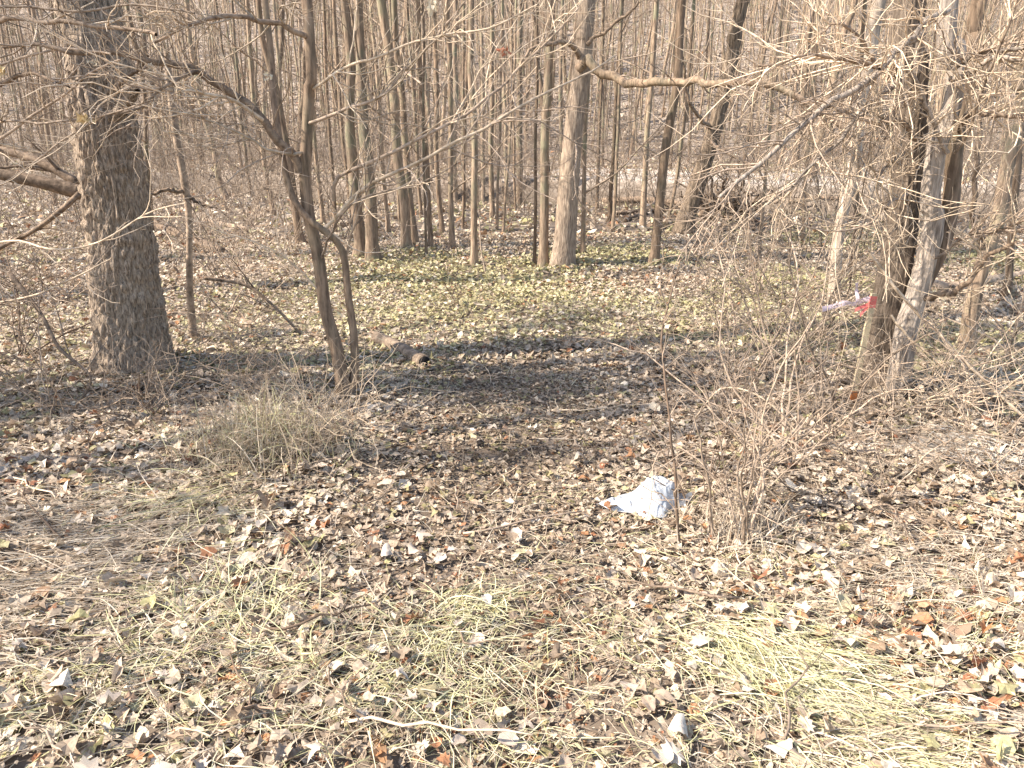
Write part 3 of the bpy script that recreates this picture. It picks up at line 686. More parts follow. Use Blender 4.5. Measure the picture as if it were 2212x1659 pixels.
# --- forked sapling left of the trail
g = gp(748, 858); Ys = g[1]
sap = thing('forked_sapling', g, 'forked sapling with two smooth stems crossing beside the trail', 'tree')
def stem(t, org, pts, w, name='trunk', mat='bark2', sides=14, n=60, ext=None, flare=.2, ridge=0.0, zf=10.0):
    P = np.array([at(a, b, Yv) for a, b, Yv in pts]); ws = np.interp(np.linspace(0, 1, n), np.linspace(0, 1, len(w)), w)
    P[0, 2] -= .08
    if ext is not None: P = np.vstack([P, P[-1]+np.array(ext)])
    path = spline(P, n); rr = np.array([ws[i]/2/F*depth_of(path[i]) for i in range(n)])
    if ext is not None:
        k = np.linspace(0, 1, n); rr = np.minimum(rr, rr[0]*1.2)*np.where(k > .6, 1-.5*(k-.6)/.4, 1)
    mb = MB(); trunk_mesh(mb, path, rr, sides, lob=.10, seed=RND.random()*40, flare=flare, ridge=ridge, rfreq=8.5, zfreq=zf); mb.build(name, M[mat], t, loc=org)
    return path, rr
p1, r1 = stem(sap, g, [(747, 858, Ys), (727, 753, Ys), (703, 670, Ys), (687, 553, Ys), (667, 467, Ys), (659, 383, Ys), (663, 300, Ys), (667, 200, Ys), (663, 0, Ys)], [30, 26, 25, 24, 23, 20, 20, 19, 19], ext=(-.1, .2, 3.2))
p2, r2 = stem(sap, g, [(752, 858, Ys+.03), (766, 803, Ys+.03), (764, 720, Ys+.02), (752, 640, Ys), (743, 553, Ys-.02), (722, 515, Ys-.05), (690, 492, Ys-.08), (655, 462, Ys-.08), (630, 420, Ys-.05), (612, 350, Ys), (590, 200, Ys+.1), (572, 0, Ys+.2)], [20, 17, 16, 15, 15, 14, 13, 12, 12, 11, 11, 10], ext=(-.2, .3, 2.5))
for pp in (p1, p2): inst(RND.choice(crowns), sap, pp[-1]-g, RND.uniform(0, 6), .8)
SL = [
 ([(655, 368, Ys), (643, 350, Ys-.02), (593, 293, Ys-.1), (520, 217, Ys-.2), (423, 150, Ys-.3), (320, 127, Ys-.4), (233, 110, Ys-.45), (160, 113, Ys-.5), (100, 95, Ys-.5), (10, 100, Ys-.5)], 20, 7, TW),
 ([(664, 80, Ys), (643, 67, Ys-.05), (567, 43, Ys-.2), (477, 35, Ys-.35), (443, 40, Ys-.4), (393, 63, Ys-.5), (330, 95, Ys-.55)], 13, 6, TW),
 ([(566, 262, Ys-.14), (500, 215, Ys-.3), (440, 200, Ys-.4), (350, 190, Ys-.5), (290, 182, Ys-.55), (210, 230, Ys-.6)], 9, 3, TW),
 ([(424, 150, Ys-.3), (370, 180, Ys-.5), (340, 195, Ys-.55), (310, 230, Ys-.6), (280, 240, Ys-.65), (230, 250, Ys-.65)], 9, 4, TWL),
 ([(340, 195, Ys-.55), (332, 245, Ys-.6), (358, 285, Ys-.6), (390, 284, Ys-.6), (430, 300, Ys-.6)], 5, 3, TWL),
 ([(716, 430, Ys), (737, 381, Ys-.05), (870, 320, Ys-.1), (985, 260, Ys), (1070, 197, Ys+.1), (1160, 110, Ys+.2), (1250, 20, Ys+.3)], 9, 4, TW),
 ([(700, 500, Ys-.05), (787, 410, Ys-.1), (925, 336, Ys-.2), (1040, 285, Ys-.2), (1087, 253, Ys-.2), (1184, 200, Ys-.1), (1247, 170, Ys), (1327, 123, Ys+.1)], 9, 4, TW),
 ([(660, 270, Ys), (737, 240, Ys-.1), (827, 207, Ys-.2), (877, 147, Ys-.2), (953, 67, Ys-.2), (1004, 5, Ys-.2)], 8, 4, TW),
 ([(668, 200, Ys), (740, 150, Ys-.1), (820, 120, Ys-.2), (930, 80, Ys-.25), (1060, 60, Ys-.3), (1160, 10, Ys-.3)], 7, 3, TW),
 ([(745, 560, Ys), (770, 470, Ys-.1), (795, 410, Ys-.15), (820, 330, Ys-.2), (835, 240, Ys-.2)], 6, 2.5, TWL),
 ([(700, 640, Ys), (620, 560, Ys-.1), (540, 520, Ys-.2), (470, 500, Ys-.25)], 5, 2.5, TWL),
 ([(690, 560, Ys), (735, 470, Ys-.2), (800, 420, Ys-.3), (900, 400, Ys-.35), (1010, 340, Ys-.4)], 6, 2.5, TWL),
 ([(661, 330, Ys), (600, 330, Ys-.2), (520, 290, Ys-.3), (450, 260, Ys-.4), (330, 225, Ys-.5)], 7, 3, TW),
]
for i, (pts, a, b, tw) in enumerate(SL): limb(sap, g, pts, a, b, 'limb' if a > 10 else ('twig' if i % 2 else 'paletwig'), tw=tw, tm='paletwig' if i % 3 else 'twig')
# withered leaves still hanging on its twigs
def hang_leaf(t, org, px, py, Y, s, mat):
    mb = MB()
    for k in range(3):
        c = at(px, py, Y)+np.array([RND.gauss(0, s*.25), RND.gauss(0, s*.2), RND.gauss(0, s*.25)])
        n = 9; th = np.linspace(0, 2*PI, n, endpoint=False); rr = np.where(np.arange(n) % 2, .55, 1)*s*.55
        e1 = unit(rng.normal(0, 1, 3)); e2 = unit(np.cross(e1, rng.normal(0, 1, 3))); e3 = np.cross(e1, e2)
        V = np.vstack([c, c+e1*(np.cos(th)*rr)[:, None]+e2*(np.sin(th)*rr*.7)[:, None]+e3*(np.cos(2*th)*rr*.45)[:, None]])
        mb.add(V, tris=[(0, 1+i, 1+(i+1) % n) for i in range(n)])
    o = mb.build('withered_leaf', mat, t, loc=org, smooth=False)
W1 = flat_mat('withered tan leaf', (.62, .46, .24), .6, .25); W2 = flat_mat('withered red leaf', (.50, .19, .10), .6, .25); W3 = flat_mat('withered pale leaf', (.68, .58, .42), .6, .25)
for (px, py, dy, s, m) in [(182, 250, -.65, .075, W1), (1092, 105, .0, .06, W2), (580, 165, -.2, .035, W3), (935, 12, -.2, .07, W3), (206, 133, -.5, .04, W3), (320, 142, -.5, .035, W3), (12, 155, -.5, .05, W1)]:
    hang_leaf(sap, g, px, py, Ys+dy, s, m)

# --- centre tree with the long drooping limb
g = gp(1212, 577); Yc = g[1]
cen = thing('limbed_tree', g, 'straight grey tree with one long crooked limb reaching over the clearing', 'tree')
pc, rc = stem(cen, g, [(1212, 577, Yc), (1222, 500, Yc), (1230, 400, Yc), (1240, 280, Yc), (1253, 180, Yc), (1262, 90, Yc), (1268, 0, Yc)], [50, 44, 40, 38, 36, 37, 38], mat='ridged', sides=60, n=180, ext=(.2, .1, 3.5), flare=.3, ridge=.010, zf=7.0)
for k in range(3): inst(RND.choice(crowns), cen, pc[-1-12*k]-g, RND.uniform(0, 6), 1.5, .3*k)
limb(cen, g, [(1252, 150, Yc-.05), (1268, 128, Yc-.2), (1284, 143, Yc-.25), (1304, 157, Yc-.3), (1344, 170, Yc-.5), (1387, 183, Yc-.8), (1437, 177, Yc-1.1), (1495, 173, Yc-1.4), (1558, 177, Yc-1.7), (1655, 177, Yc-2.1), (1681, 187, Yc-2.2), (1728, 207, Yc-2.4), (1761, 233, Yc-2.5), (1808, 263, Yc-2.6), (1841, 293, Yc-2.7)], 20, 11, 'bark2', n=44, sides=9, tw=dict(n2=24, l2=(.3, 1.0), n3=60, l3=(.15, .4), n4=60, r2=.008))
limb(cen, g, [(1255, 125, Yc-.05), (1231, 97, Yc-.25), (1190, 95, Yc-.4), (1150, 105, Yc-.5), (1120, 140, Yc-.6)], 14, 5, 'limb', tw=TWL)
limb(cen, g, [(1266, 92, Yc-.1), (1300, 72, Yc-.2), (1335, 45, Yc-.3), (1380, 5, Yc-.4)], 9, 5, 'limb', tw=TWL)
limb(cen, g, [(1240, 300, Yc-.1), (1246, 330, Yc-.5), (1241, 373, Yc-.9), (1247, 427, Yc-.9), (1290, 475, Yc-.9), (1337, 520, Yc-.9)], 4, 3, 'twig', tw=TWL)

# --- leaning shaggy tree at the creek edge
g = gp(1473, 507); Yl = g[1]
t = thing('leaning_tree', g, 'shaggy-barked tree leaning away beside the log jam at the creek', 'tree')
pl, rl = stem(t, g, [(1473, 507, Yl), (1488, 450, Yl), (1505, 405, Yl), (1532, 317, Yl), (1555, 230, Yl), (1580, 120, Yl), (1605, 0, Yl)], [46, 38, 32, 30, 28, 25, 23], mat='shag', sides=40, n=140, ridge=.03, zf=3.0, ext=(.8, .1, 3), flare=.3)
inst(RND.choice(crowns), t, pl[-1]-g, 1.0, 1.5); inst(RND.choice(crowns), t, pl[-20]-g, 3.0, 1.2, .4)
limb(t, g, [(1535, 300, Yl), (1545, 315, Yl-.5), (1600, 345, Yl-1.5), (1655, 360, Yl-2)], 9, 6, 'limb', tw=TWL)
limb(t, g, [(1540, 280, Yl), (1500, 240, Yl-.4), (1482, 190, Yl-.6), (1475, 120, Yl-.8)], 9, 5, 'limb', tw=TWL)

# --- leaning thin stem, and grey snag at the left
g = gp(655, 530)
slim_tree([(655, 530), (627, 367), (600, 233), (575, 100), (560, 0)], 20, 12, 'dark leaning tree with a splayed cracked foot behind the forked sapling', None, 'bark2', 'leaning_tree', nb=5)
g = gp(418, 735)
t = thing('dead_snag', g, 'thin grey dead snag standing between the oak and the forked sapling', 'tree')
stem(t, g, [(418, 735, g[1]), (411, 640, g[1]), (409, 560, g[1]), (408, 470, g[1]), (398, 393, g[1]), (382, 300, g[1]), (368, 200, g[1]), (360, 110, g[1])], [17, 15, 14, 13, 16, 17, 14, 11], mat='greylog', sides=12)
limb(t, g, [(400, 410, g[1]), (365, 412, g[1]-.1), (325, 422, g[1]-.2), (318, 440, g[1]-.25)], 9, 6, 'deadwood')
limb(t, g, [(405, 425, g[1]), (430, 440, g[1]), (470, 450, g[1])], 8, 3, 'deadwood')

# --- right-hand clump: ridged tree, its leaning twin, and the peeled snag
g = gp(1890, 835); Yr = g[1]
rt = thing('ridged_tree', g, 'broad ridged tree behind the survey stake, left half of the crowded pair', 'tree')
pr, rr_ = stem(rt, g, [(1888, 838, Yr), (1905, 740, Yr), (1920, 653, Yr), (1938, 553, Yr), (1946, 480, Yr+.02), (1962, 333, Yr+.05), (1966, 233, Yr+.05), (1968, 133, Yr+.06), (1966, 0, Yr+.08)], [80, 70, 66, 62, 66, 70, 66, 62, 58], mat='ridged', sides=120, n=300, ext=(.1, .2, 3.5), flare=.35, ridge=.014)
for k in range(3): inst(RND.choice(crowns), rt, pr[-1-30*k]-g, RND.uniform(0, 6), 1.3, .4*k)
RL = [
 ([(1975, 150, Yr-.2), (1990, 70, Yr-.3), (1975, 83, Yr-.35), (1941, 107, Yr-.4), (1908, 145, Yr-.45), (1875, 180, Yr-.5), (1825, 203, Yr-.55), (1768, 240, Yr-.6), (1708, 290, Yr-.7), (1661, 340, Yr-.75), (1608, 383, Yr-.8), (1551, 430, Yr-.85)], 17, 8, TW, 'limb'),
 ([(1960, 165, Yr-.22), (1908, 200, Yr-.3), (1841, 267, Yr-.4), (1815, 300, Yr-.45), (1755, 353, Yr-.5), (1708, 403, Yr-.5), (1660, 440, Yr-.5)], 12, 5, TW, 'limb'),
 ([(1945, 145, Yr-.2), (1908, 143, Yr-.3), (1875, 140, Yr-.4), (1775, 120, Yr-.5), (1721, 123, Yr-.6), (1681, 140, Yr-.6), (1635, 143, Yr-.6)], 10, 5, TW, 'limb'),
 ([(1890, 140, Yr-.35), (1881, 127, Yr-.35), (1855, 80, Yr-.4), (1815, 52, Yr-.45), (1791, 57, Yr-.45), (1750, 90, Yr-.5)], 9, 4, TWL, 'limb'),
 ([(1965, 200, Yr-.25), (1910, 262, Yr-.4), (1862, 258, Yr-.5), (1800, 230, Yr-.55), (1740, 215, Yr-.6)], 8, 4, TW, 'twig'),
 ([(1955, 330, Yr-.25), (1900, 380, Yr-.5), (1870, 470, Yr-.6), (1845, 560, Yr-.6)], 8, 3, TW, 'twig'),
 ([(1975, 300, Yr-.25), (1948, 262, Yr-.4), (1905, 262, Yr-.45)], 12, 8, TWL, 'limb'),
 ([(1960, 420, Yr-.25), (1920, 440, Yr-.5), (1880, 480, Yr-.7), (1800, 500, Yr-.8), (1700, 480, Yr-.9)], 7, 3, TW, 'twig'),
]
for i, (pts, a, b, tw, m) in enumerate(RL): limb(rt, g, pts, a, b, 'greybark' if i in (0, 1, 5) else m, tw=dict(tw, n2=int(tw['n2']*1.3), n3=int(tw['n3']*1.3)), tm='paletwig' if i % 4 else 'twig')
g2 = gp(1942, 848); Y2 = g2[1]-.02
tw_ = thing('twin_stem_tree', g2, 'pale leaning stem splitting upward, right half of the crowded pair', 'tree')
p2, r2 = stem(tw_, g2, [(1942, 848, Y2), (1957, 720, Y2-.02), (1981, 636, Y2), (2003, 553, Y2), (2018, 470, Y2), (2010, 430, Y2), (2025, 320, Y2), (2058, 217, Y2), (2066, 100, Y2), (2050, 0, Y2)], [48, 44, 40, 38, 36, 32, 30, 32, 34, 32], mat='greybark', sides=70, n=240, ext=(-.1, .1, 3), flare=.2, ridge=.007)
p3, r3 = stem(tw_, g2, [(1992, 600, Y2+.04), (2030, 540, Y2+.06), (2048, 480, Y2+.08), (2058, 400, Y2+.1), (2064, 300, Y2+.12), (2085, 180, Y2+.15), (2105, 60, Y2+.2), (2115, 0, Y2+.2)], [36, 34, 32, 30, 28, 28, 26, 25], mat='bark2', sides=18, n=80, ext=(.2, .1, 3), flare=0, name='second_stem')
c = gp(1962, 862); th = rng.normal(0, 1, (1, 3)); mb = MB(); uu, vv = np.meshgrid(np.linspace(0, 2*PI, 18, endpoint=False), np.linspace(0, PI, 10))
V = np.stack([np.cos(uu)*np.sin(vv)*.05, np.sin(uu)*np.sin(vv)*.05, np.cos(vv)*.065], -1); V = V*(1+.5*(vn3(V[..., 0]*40, V[..., 1]*40, V[..., 2]*30, 12)-.5)[..., None])+c+[0, 0, .045]
i, j = np.meshgrid(np.arange(18), np.arange(9)); mb.add(V, quads=np.stack([j*18+i, j*18+(i+1) % 18, (j+1)*18+(i+1) % 18, (j+1)*18+i], -1).reshape(-1, 4)[:, ::-1]); mb.build('root_shade_lump', M['black'], tw_, loc=g2)  # black lump stands in for the deep shade in the gap between the roots
for pp in (p2, p3): inst(RND.choice(crowns), tw_, pp[-1]-g2, RND.uniform(0, 6), 1.1)
PL = [
 ([(2058, 150, Y2-.1), (2108, 118, Y2-.25), (2150, 108, Y2-.35), (2240, 105, Y2-.5)], 12, 8, TW, 'limb'),
 ([(2055, 175, Y2-.1), (2105, 150, Y2-.25), (2140, 128, Y2-.35), (2240, 132, Y2-.5)], 13, 9, TWL, 'limb'),
 ([(2080, 290, Y2+.05), (2088, 250, Y2-.1), (2140, 246, Y2-.3), (2240, 262, Y2-.5)], 11, 9, TW, 'limb'),
 ([(2062, 330, Y2-.1), (2090, 290, Y2-.2), (2120, 200, Y2-.35), (2160, 100, Y2-.5), (2200, 0, Y2-.6)], 7, 5, TW, 'twig'),
 ([(2020, 560, Y2-.1), (2090, 510, Y2-.2), (2150, 500, Y2-.35), (2230, 470, Y2-.5)], 8, 5, TW, 'twig'),
 ([(2000, 640, Y2-.1), (2040, 640, Y2-.2), (2090, 612, Y2-.3), (2130, 560, Y2-.35), (2200, 520, Y2-.45)], 15, 8, TWL, 'deadwood'),
 ([(2048, 20, Y2-.1), (2010, 40, Y2-.2), (1960, 90, Y2-.35), (1900, 150, Y2-.5)], 14, 9, TW, 'limb'),
 ([(2045, 330, Y2-.1), (2010, 255, Y2-.25), (1980, 180, Y2-.35), (1960, 150, Y2-.4)], 11, 8, TWL, 'limb'),
]
for i, (pts, a, b, tw, m) in enumerate(PL): limb(tw_, g2, pts, a, b, 'greybark' if i in (0, 1, 6, 7) else m, tw=dict(tw, n2=int(tw['n2']*1.3), n3=int(tw['n3']*1.3)), tm='paletwig' if i % 4 else 'twig')
g3 = gp(2088, 765); Y3 = g3[1]
t = thing('sinuous_tree', g3, 'thin sinuous tree beyond the crowded pair with a smooth tan stem', 'tree')
p4, r4 = stem(t, g3, [(2088, 765, Y3), (2101, 653, Y3), (2128, 553, Y3), (2158, 467, Y3), (2172, 380, Y3), (2190, 300, Y3), (2212, 200, Y3), (2225, 60, Y3)], [36, 30, 27, 28, 26, 25, 24, 22], mat='bark', sides=18, ext=(.3, 0, 3))
inst(RND.choice(crowns), t, p4[-1]-g3, 2.0, 1.1)
limb(t, g3, [(2130, 540, Y3), (2105, 480, Y3-.2), (2110, 380, Y3-.3), (2120, 250, Y3-.3), (2135, 120, Y3-.3)], 13, 8, 'limb', tw=TWL)
g5 = gp(1800, 650); Y5 = g5[1]
t = thing('peeled_snag', g5, 'pale peeled snag with tattered white wood left of the ridged tree', 'tree')
p5, r5 = stem(t, g5, [(1802, 655, Y5), (1806, 560, Y5), (1818, 470, Y5), (1846, 380, Y5), (1850, 310, Y5), (1858, 240, Y5), (1872, 170, Y5), (1880, 120, Y5), (1900, 0, Y5)], [26, 24, 22, 24, 26, 28, 24, 20, 16], mat='pale', sides=16, n=80, ext=(.2, 0, 2))
inst(RND.choice(crowns), t, p5[-1]-g5, 2.0, .8)
for a in ([(1855, 330, Y5), (1870, 380, Y5-.15), (1885, 440, Y5-.2)], [(1850, 300, Y5), (1838, 340, Y5-.12), (1830, 390, Y5-.15)], [(1865, 230, Y5), (1850, 250, Y5-.12), (1842, 285, Y5-.14)]):
    limb(t, g5, a, 14, 4, 'pale', 'bark_strip')

# ------------------------------------------------------------------ woods behind and around
LB = 'bare thin tree standing on the wooded slope across the creek'; GB = 'bare trees across the creek'
tp = []
for i in range(8):
    mb = MB(); ht = 8.0; n = 14
    P = np.stack([np.cumsum(rng.normal(0, .035, n)), np.cumsum(rng.normal(0, .035, n)), np.linspace(-.2, ht, n)], -1)
    mb.tubes(P[None], (np.linspace(.10, .055, n)*np.r_[1.25, np.ones(n-1)])[None], 7); o = mb.build('trunk', M['bark' if i % 2 else 'bark2'])
    tp.append((o, P[-1]))
def far_tree(x, y, s, lab=LB, grp=GB, nb=2, cs=1.0):
    g = (x, y, float(H(x, y))); t = thing('bare_tree', g, lab, 'tree', grp)
    t.rotation_euler = (RND.gauss(0, .05), RND.gauss(0, .07) if RND.random() < .85 else RND.gauss(0, .22), 0)
    src, top = RND.choice(tp); hz = RND.uniform(.85, 1.35)
    inst(src, t, (0, 0, 0), 0, (s, s, hz)); inst(RND.choice(crowns), t, (top[0]*s, top[1]*s, top[2]*hz), RND.uniform(0, 6.3), cs*float(np.clip(s, .8, 1.4)))
    for k in range(nb): inst(RND.choice(brs), t, (0, 0, RND.uniform(1.2, 7)), RND.uniform(0, 6.3), RND.uniform(1.0, 2.0))
pos = []
tries = 0
while len(pos) < 250 and tries < 20000:
    tries += 1
    yy = 24+RND.random()**.8*62; xx = RND.uniform(-1, 1)*(.74*yy+2)
    s = yy-float(creek_c(xx))
    if -4.5 < s < 3.6: continue
    if s < 0 and xx > 4: continue
    if 3 < s < 16 and 2 < xx < 20 and RND.random() < .65: continue
    if any((xx-a)**2+(yy-b)**2 < .55 for a, b in pos): continue
    pos.append((xx, yy))
for xx, yy in pos: far_tree(xx, yy, RND.choice([.45, .55, .7, .9, 1.2, 1.7])*RND.uniform(.85, 1.15))
# neighbours of the camera, left of the view: their stems shade the middle of the clearing
LS = 'bare tree of the same wood standing left of the clearing'; GS = 'trees beside the clearing'
for xx, yy, s, cs in [(-6.0, 2.55, .8, 1.0), (-7.3, 2.95, 1.15, .95), (-8.6, 3.1, .95, 1.0), (-10.2, 2.35, 1.2, .9), (-9.4, 1.7, .8, 1.0), (-5.2, 3.35, .55, 1.0),
                      (-6.7, 3.5, .6, 1.0), (-11.5, 6.9, 1.3, .9), (-7.6, 7.0, 1.0, 1.0), (-10, 9.5, 1.4, 1.0), (-13.5, 9.0, 1.2, 1.0), (-14, 12, 1.3, 1.0)]:
    far_tree(xx, yy, s, LS, GS, 4, cs)
# distant wood that reads as one mass
mb = MB(); n = 2300
yy = 60+rng.uniform(0, 1, n)**.9*85; xx = rng.uniform(-1, 1, n)*(.76*yy+4); h = rng.uniform(8, 14, n); zz = H(xx, yy)
P = np.zeros((n, 5, 3)); k = np.linspace(0, 1, 5)
P[:, :, 0] = xx[:, None]+np.cumsum(rng.normal(0, .12, (n, 5)), 1)+rng.normal(0, .6, n)[:, None]*k; P[:, :, 1] = yy[:, None]; P[:, :, 2] = zz[:, None]-.2+h[:, None]*k
R0 = rng.choice([.045, .06, .08, .11, .15], n)
RR = R0[:, None]*np.linspace(1, .3, 5)[None]; mb.tubes(P, RR, 4)
S, D, r = spawn(P, RR, 15000, .08, 1, (.4, 1.0)); Pb = grow(S, D, rng.uniform(.8, 3.0, len(S)), 4, .2, (0, 0, .5)); mb.tubes(Pb, np.full((len(S), 1), .016)*np.linspace(1, .4, 4)[None], 3)
o = mb.build('distant_wood', M['bark']); tag(o, 'pale mass of bare stems covering the far hillside', 'woods', kind='stuff')
# brushwood: whippy understory, uncountable
mb = MB(); n = 4200
yy = 9.5+rng.uniform(0, 1, n)**.8*45; xx = rng.uniform(-1, 1, n)*(.74*yy+1); s_ = yy-creek_c(xx); k = ((s_ < -4) | (s_ > 3.2)) & ~((yy < 16) & (xx > -2.2) & (xx < 4.2) & (rng.uniform(0, 1, n) < .85)) & ~((s_ > 3) & (s_ < 20) & (xx > 2) & (xx < 17) & (rng.uniform(0, 1, n) < .8)); xx, yy = xx[k], yy[k]; n = len(xx)
S = np.stack([xx, yy, H(xx, yy)-.05], -1); D = rng.normal(0, .35, (n, 3)); D[:, 2] = 1
P1 = grow(S, D, rng.uniform(.8, 3.2, n), 7, .14, (0, 0, .1)); R1 = rng.uniform(.004, .011, n)[:, None]*np.linspace(1, .4, 7)[None]; mb.tubes(P1, R1, 4)
S, D, r = spawn(P1, R1, 13000, .15, 1, (.4, 1.1)); P2 = grow(S, D, rng.uniform(.3, 1.2, len(S)), 5, .2, (0, 0, .1)); R2 = np.full((len(S), 1), .005)*np.linspace(1, .45, 5)[None]; mb.tubes(P2, R2, 3)
S, D, r = spawn(P2, R2, 16000, .15, 1, (.4, 1.1)); P3 = grow(S, D, rng.uniform(.15, .5, len(S)), 4, .2); mb.tubes(P3, np.full((len(S), 1), .0038)*np.linspace(1, .5, 4)[None], 3)
o = mb.build('brushwood', M['twig']); tag(o, 'tangle of whippy bare undergrowth between the trunks', 'undergrowth', kind='stuff')

# ------------------------------------------------------------------ shrubs
def shrub(px, py, label, ns=6, h=1.2, spread=.35, r=.006, nt=30, mat='twig', group='bare shrubs in the clearing', lean=(0, 0), wig=.13, arch=-.6, n3=50):
    g = gp(px, py); t = thing('bare_shrub', g, label, 'shrub', group)
    S = g+np.concatenate([rng.normal(0, .05, (ns, 2)), np.full((ns, 1), -.03)], 1); D = np.concatenate([rng.normal(0, spread, (ns, 2))+lean, np.ones((ns, 1))], 1)
    Lh = rng.uniform(.55, 1.1, ns)*h; P = grow(S, D, Lh, 14, wig, (0, 0, arch)); Rr = rng.uniform(.6, 1.2, ns)[:, None]*r*np.linspace(1, .35, 14)[None]
    for i in range(ns):
        mb = MB(); mb.tubes(P[i:i+1], Rr[i:i+1], 5); mb.build('stem', M[mat], t, loc=g)
    mb = MB(); twig_fill(mb, P, Rr, int(nt*1.7), (.15, .55), int(nt*3.2), (.06, .28), lo=.2, trop=(0, 0, -.1), ang=(.6, 1.3), r2=r*.6, wig=.2)
    tag(mb.build('twigs', M[mat], t, loc=g), kind='stuff')
    return t
SH = [
 (1600, 1165, 'dense upright thorny shrub rising from its own dry grass foot', 9, 1.0, .10, .007, 17, 'twig'),
 (1640, 1120, 'lesser thorny shrub standing close behind the dense one', 5, .95, .13, .006, 12, 'twig'),
 (1510, 1120, 'small upright whip shrub between the plastic bag and the thorny shrub', 3, .8, .10, .005, 10, 'darktwig'),
 (1690, 1000, 'sprawling bare shrub with arching stems left of the survey stake', 8, 1.4, .45, .008, 36, 'twig'),
 (1780, 940, 'tangled bare shrub leaning on the survey stake', 6, 1.4, .40, .008, 34, 'twig'),
 (1560, 900, 'loose knee-high bare shrub at the edge of the trail', 7, 1.1, .45, .006, 45, 'twig'),
 (1660, 800, 'tall whippy shrub between the trail and the peeled snag', 9, 1.9, .30, .009, 60, 'twig'),
 (1760, 730, 'tall bare shrub directly under the peeled snag', 9, 2.1, .32, .010, 60, 'twig'),
 (1560, 720, 'thin bare shrub where the sunlit grass begins', 6, 1.4, .35, .007, 40, 'twig'),
 (1640, 640, 'upright whip shrub before the creek', 7, 2.2, .25, .010, 45, 'twig'),
 (1980, 900, 'twiggy shrub in front of the crowded pair of trees', 6, .8, .5, .006, 28, 'paletwig'),
 (2080, 880, 'low arching shrub right of the crowded pair', 8, 1.1, .6, .007, 45, 'paletwig'),
 (2190, 800, 'tall arching shrub at the right bank', 9, 1.7, .45, .008, 55, 'twig'),
 (2170, 1050, 'thin brambly shrub over the pale grass bundle', 5, .8, .6, .004, 30, 'twig'),
 (330, 905, 'brambly bare shrub below the oak', 8, .75, .7, .005, 50, 'twig'),
 (120, 900, 'tangled shrub in the shade left of the oak', 9, 1.1, .6, .006, 55, 'twig'),
 (30, 780, 'dark tangled shrub at the far left of the oak', 9, 1.5, .5, .007, 55, 'darktwig'),
 (460, 820, 'small bare shrub between oak and sapling', 6, .8, .55, .005, 40, 'twig'),
 (640, 890, 'low bare shrub touching the forked sapling', 7, .7, .6, .004, 40, 'twig'),
 (690, 960, 'short wiry shrub on the dead grass mound', 6, .55, .6, .0035, 34, 'paletwig'),
 (560, 660, 'thin bare shrub behind the forked sapling', 6, 1.2, .45, .006, 40, 'twig'),
 (470, 610, 'tall bare shrub behind the grey snag', 8, 1.6, .4, .007, 50, 'twig'),
 (150, 640, 'bare shrub behind the fallen limbs at the oak', 8, 1.6, .45, .007, 50, 'twig'),
 (1000, 660, 'little dead twig shrub at the sunny edge of the trail', 3, .6, .5, .005, 14, 'darktwig'),
 (1850, 1090, 'low straggling shrub between the stake and the hay', 6, .6, .7, .004, 36, 'twig'),
 (1450, 800, 'wispy shrub bent over the trail', 4, 1.0, .5, .004, 26, 'twig'),
]
for (px, py, lab, ns, h, sp, r, nt, mt) in SH: shrub(px, py, lab, ns, h, sp, r, nt, mt)
# long pale canes arching over the right bank
for lab, pts, a, b in [
  ('long pale cane slanting past the crowded pair into the right bank', [(1878, 548, 4.2), (1955, 646, 4.15), (2008, 703, 4.1), (2058, 753, 4.05), (2108, 806, 4.0), (2212, 903, 3.9), (2260, 960, 3.85)], 8, 6),
  ('shorter pale cane crossing under the long one', [(1925, 680, 4.3), (1968, 733, 4.25), (2014, 770, 4.2), (2055, 803, 4.2), (2110, 812, 4.2), (2178, 820, 4.25)], 6, 4),
  ('thin pale cane bowed over the thorny shrub', [(1500, 905, 3.9), (1560, 840, 3.8), (1650, 860, 3.7), (1740, 960, 3.6), (1830, 1060, 3.5), (1870, 1110, 3.45)], 4, 3)]:
    g = at(*pts[-1]); g[2] = float(H(g[0], g[1])); t = thing('bramble_cane', g, lab, 'cane'); limb(t, g, pts, a, b, 'paletwig', 'cane', tw=TWL)

g = gp(1468, 1185); Yw = g[1]
t = thing('dark_whip', g, 'single dark whip stem rising beside the white plastic bag', 'shrub')
limb(t, g, [(1468, 1190, Yw), (1462, 1120, Yw), (1460, 1040, Yw), (1450, 960, Yw+.02), (1444, 880, Yw+.05), (1432, 780, Yw+.1), (1430, 720, Yw+.15), (1448, 640, Yw+.2), (1470, 560, Yw+.25)], 7, 3, 'darktwig', 'stem', tw=dict(n2=12, l2=(.08, .3), n3=14, l3=(.05, .15)))
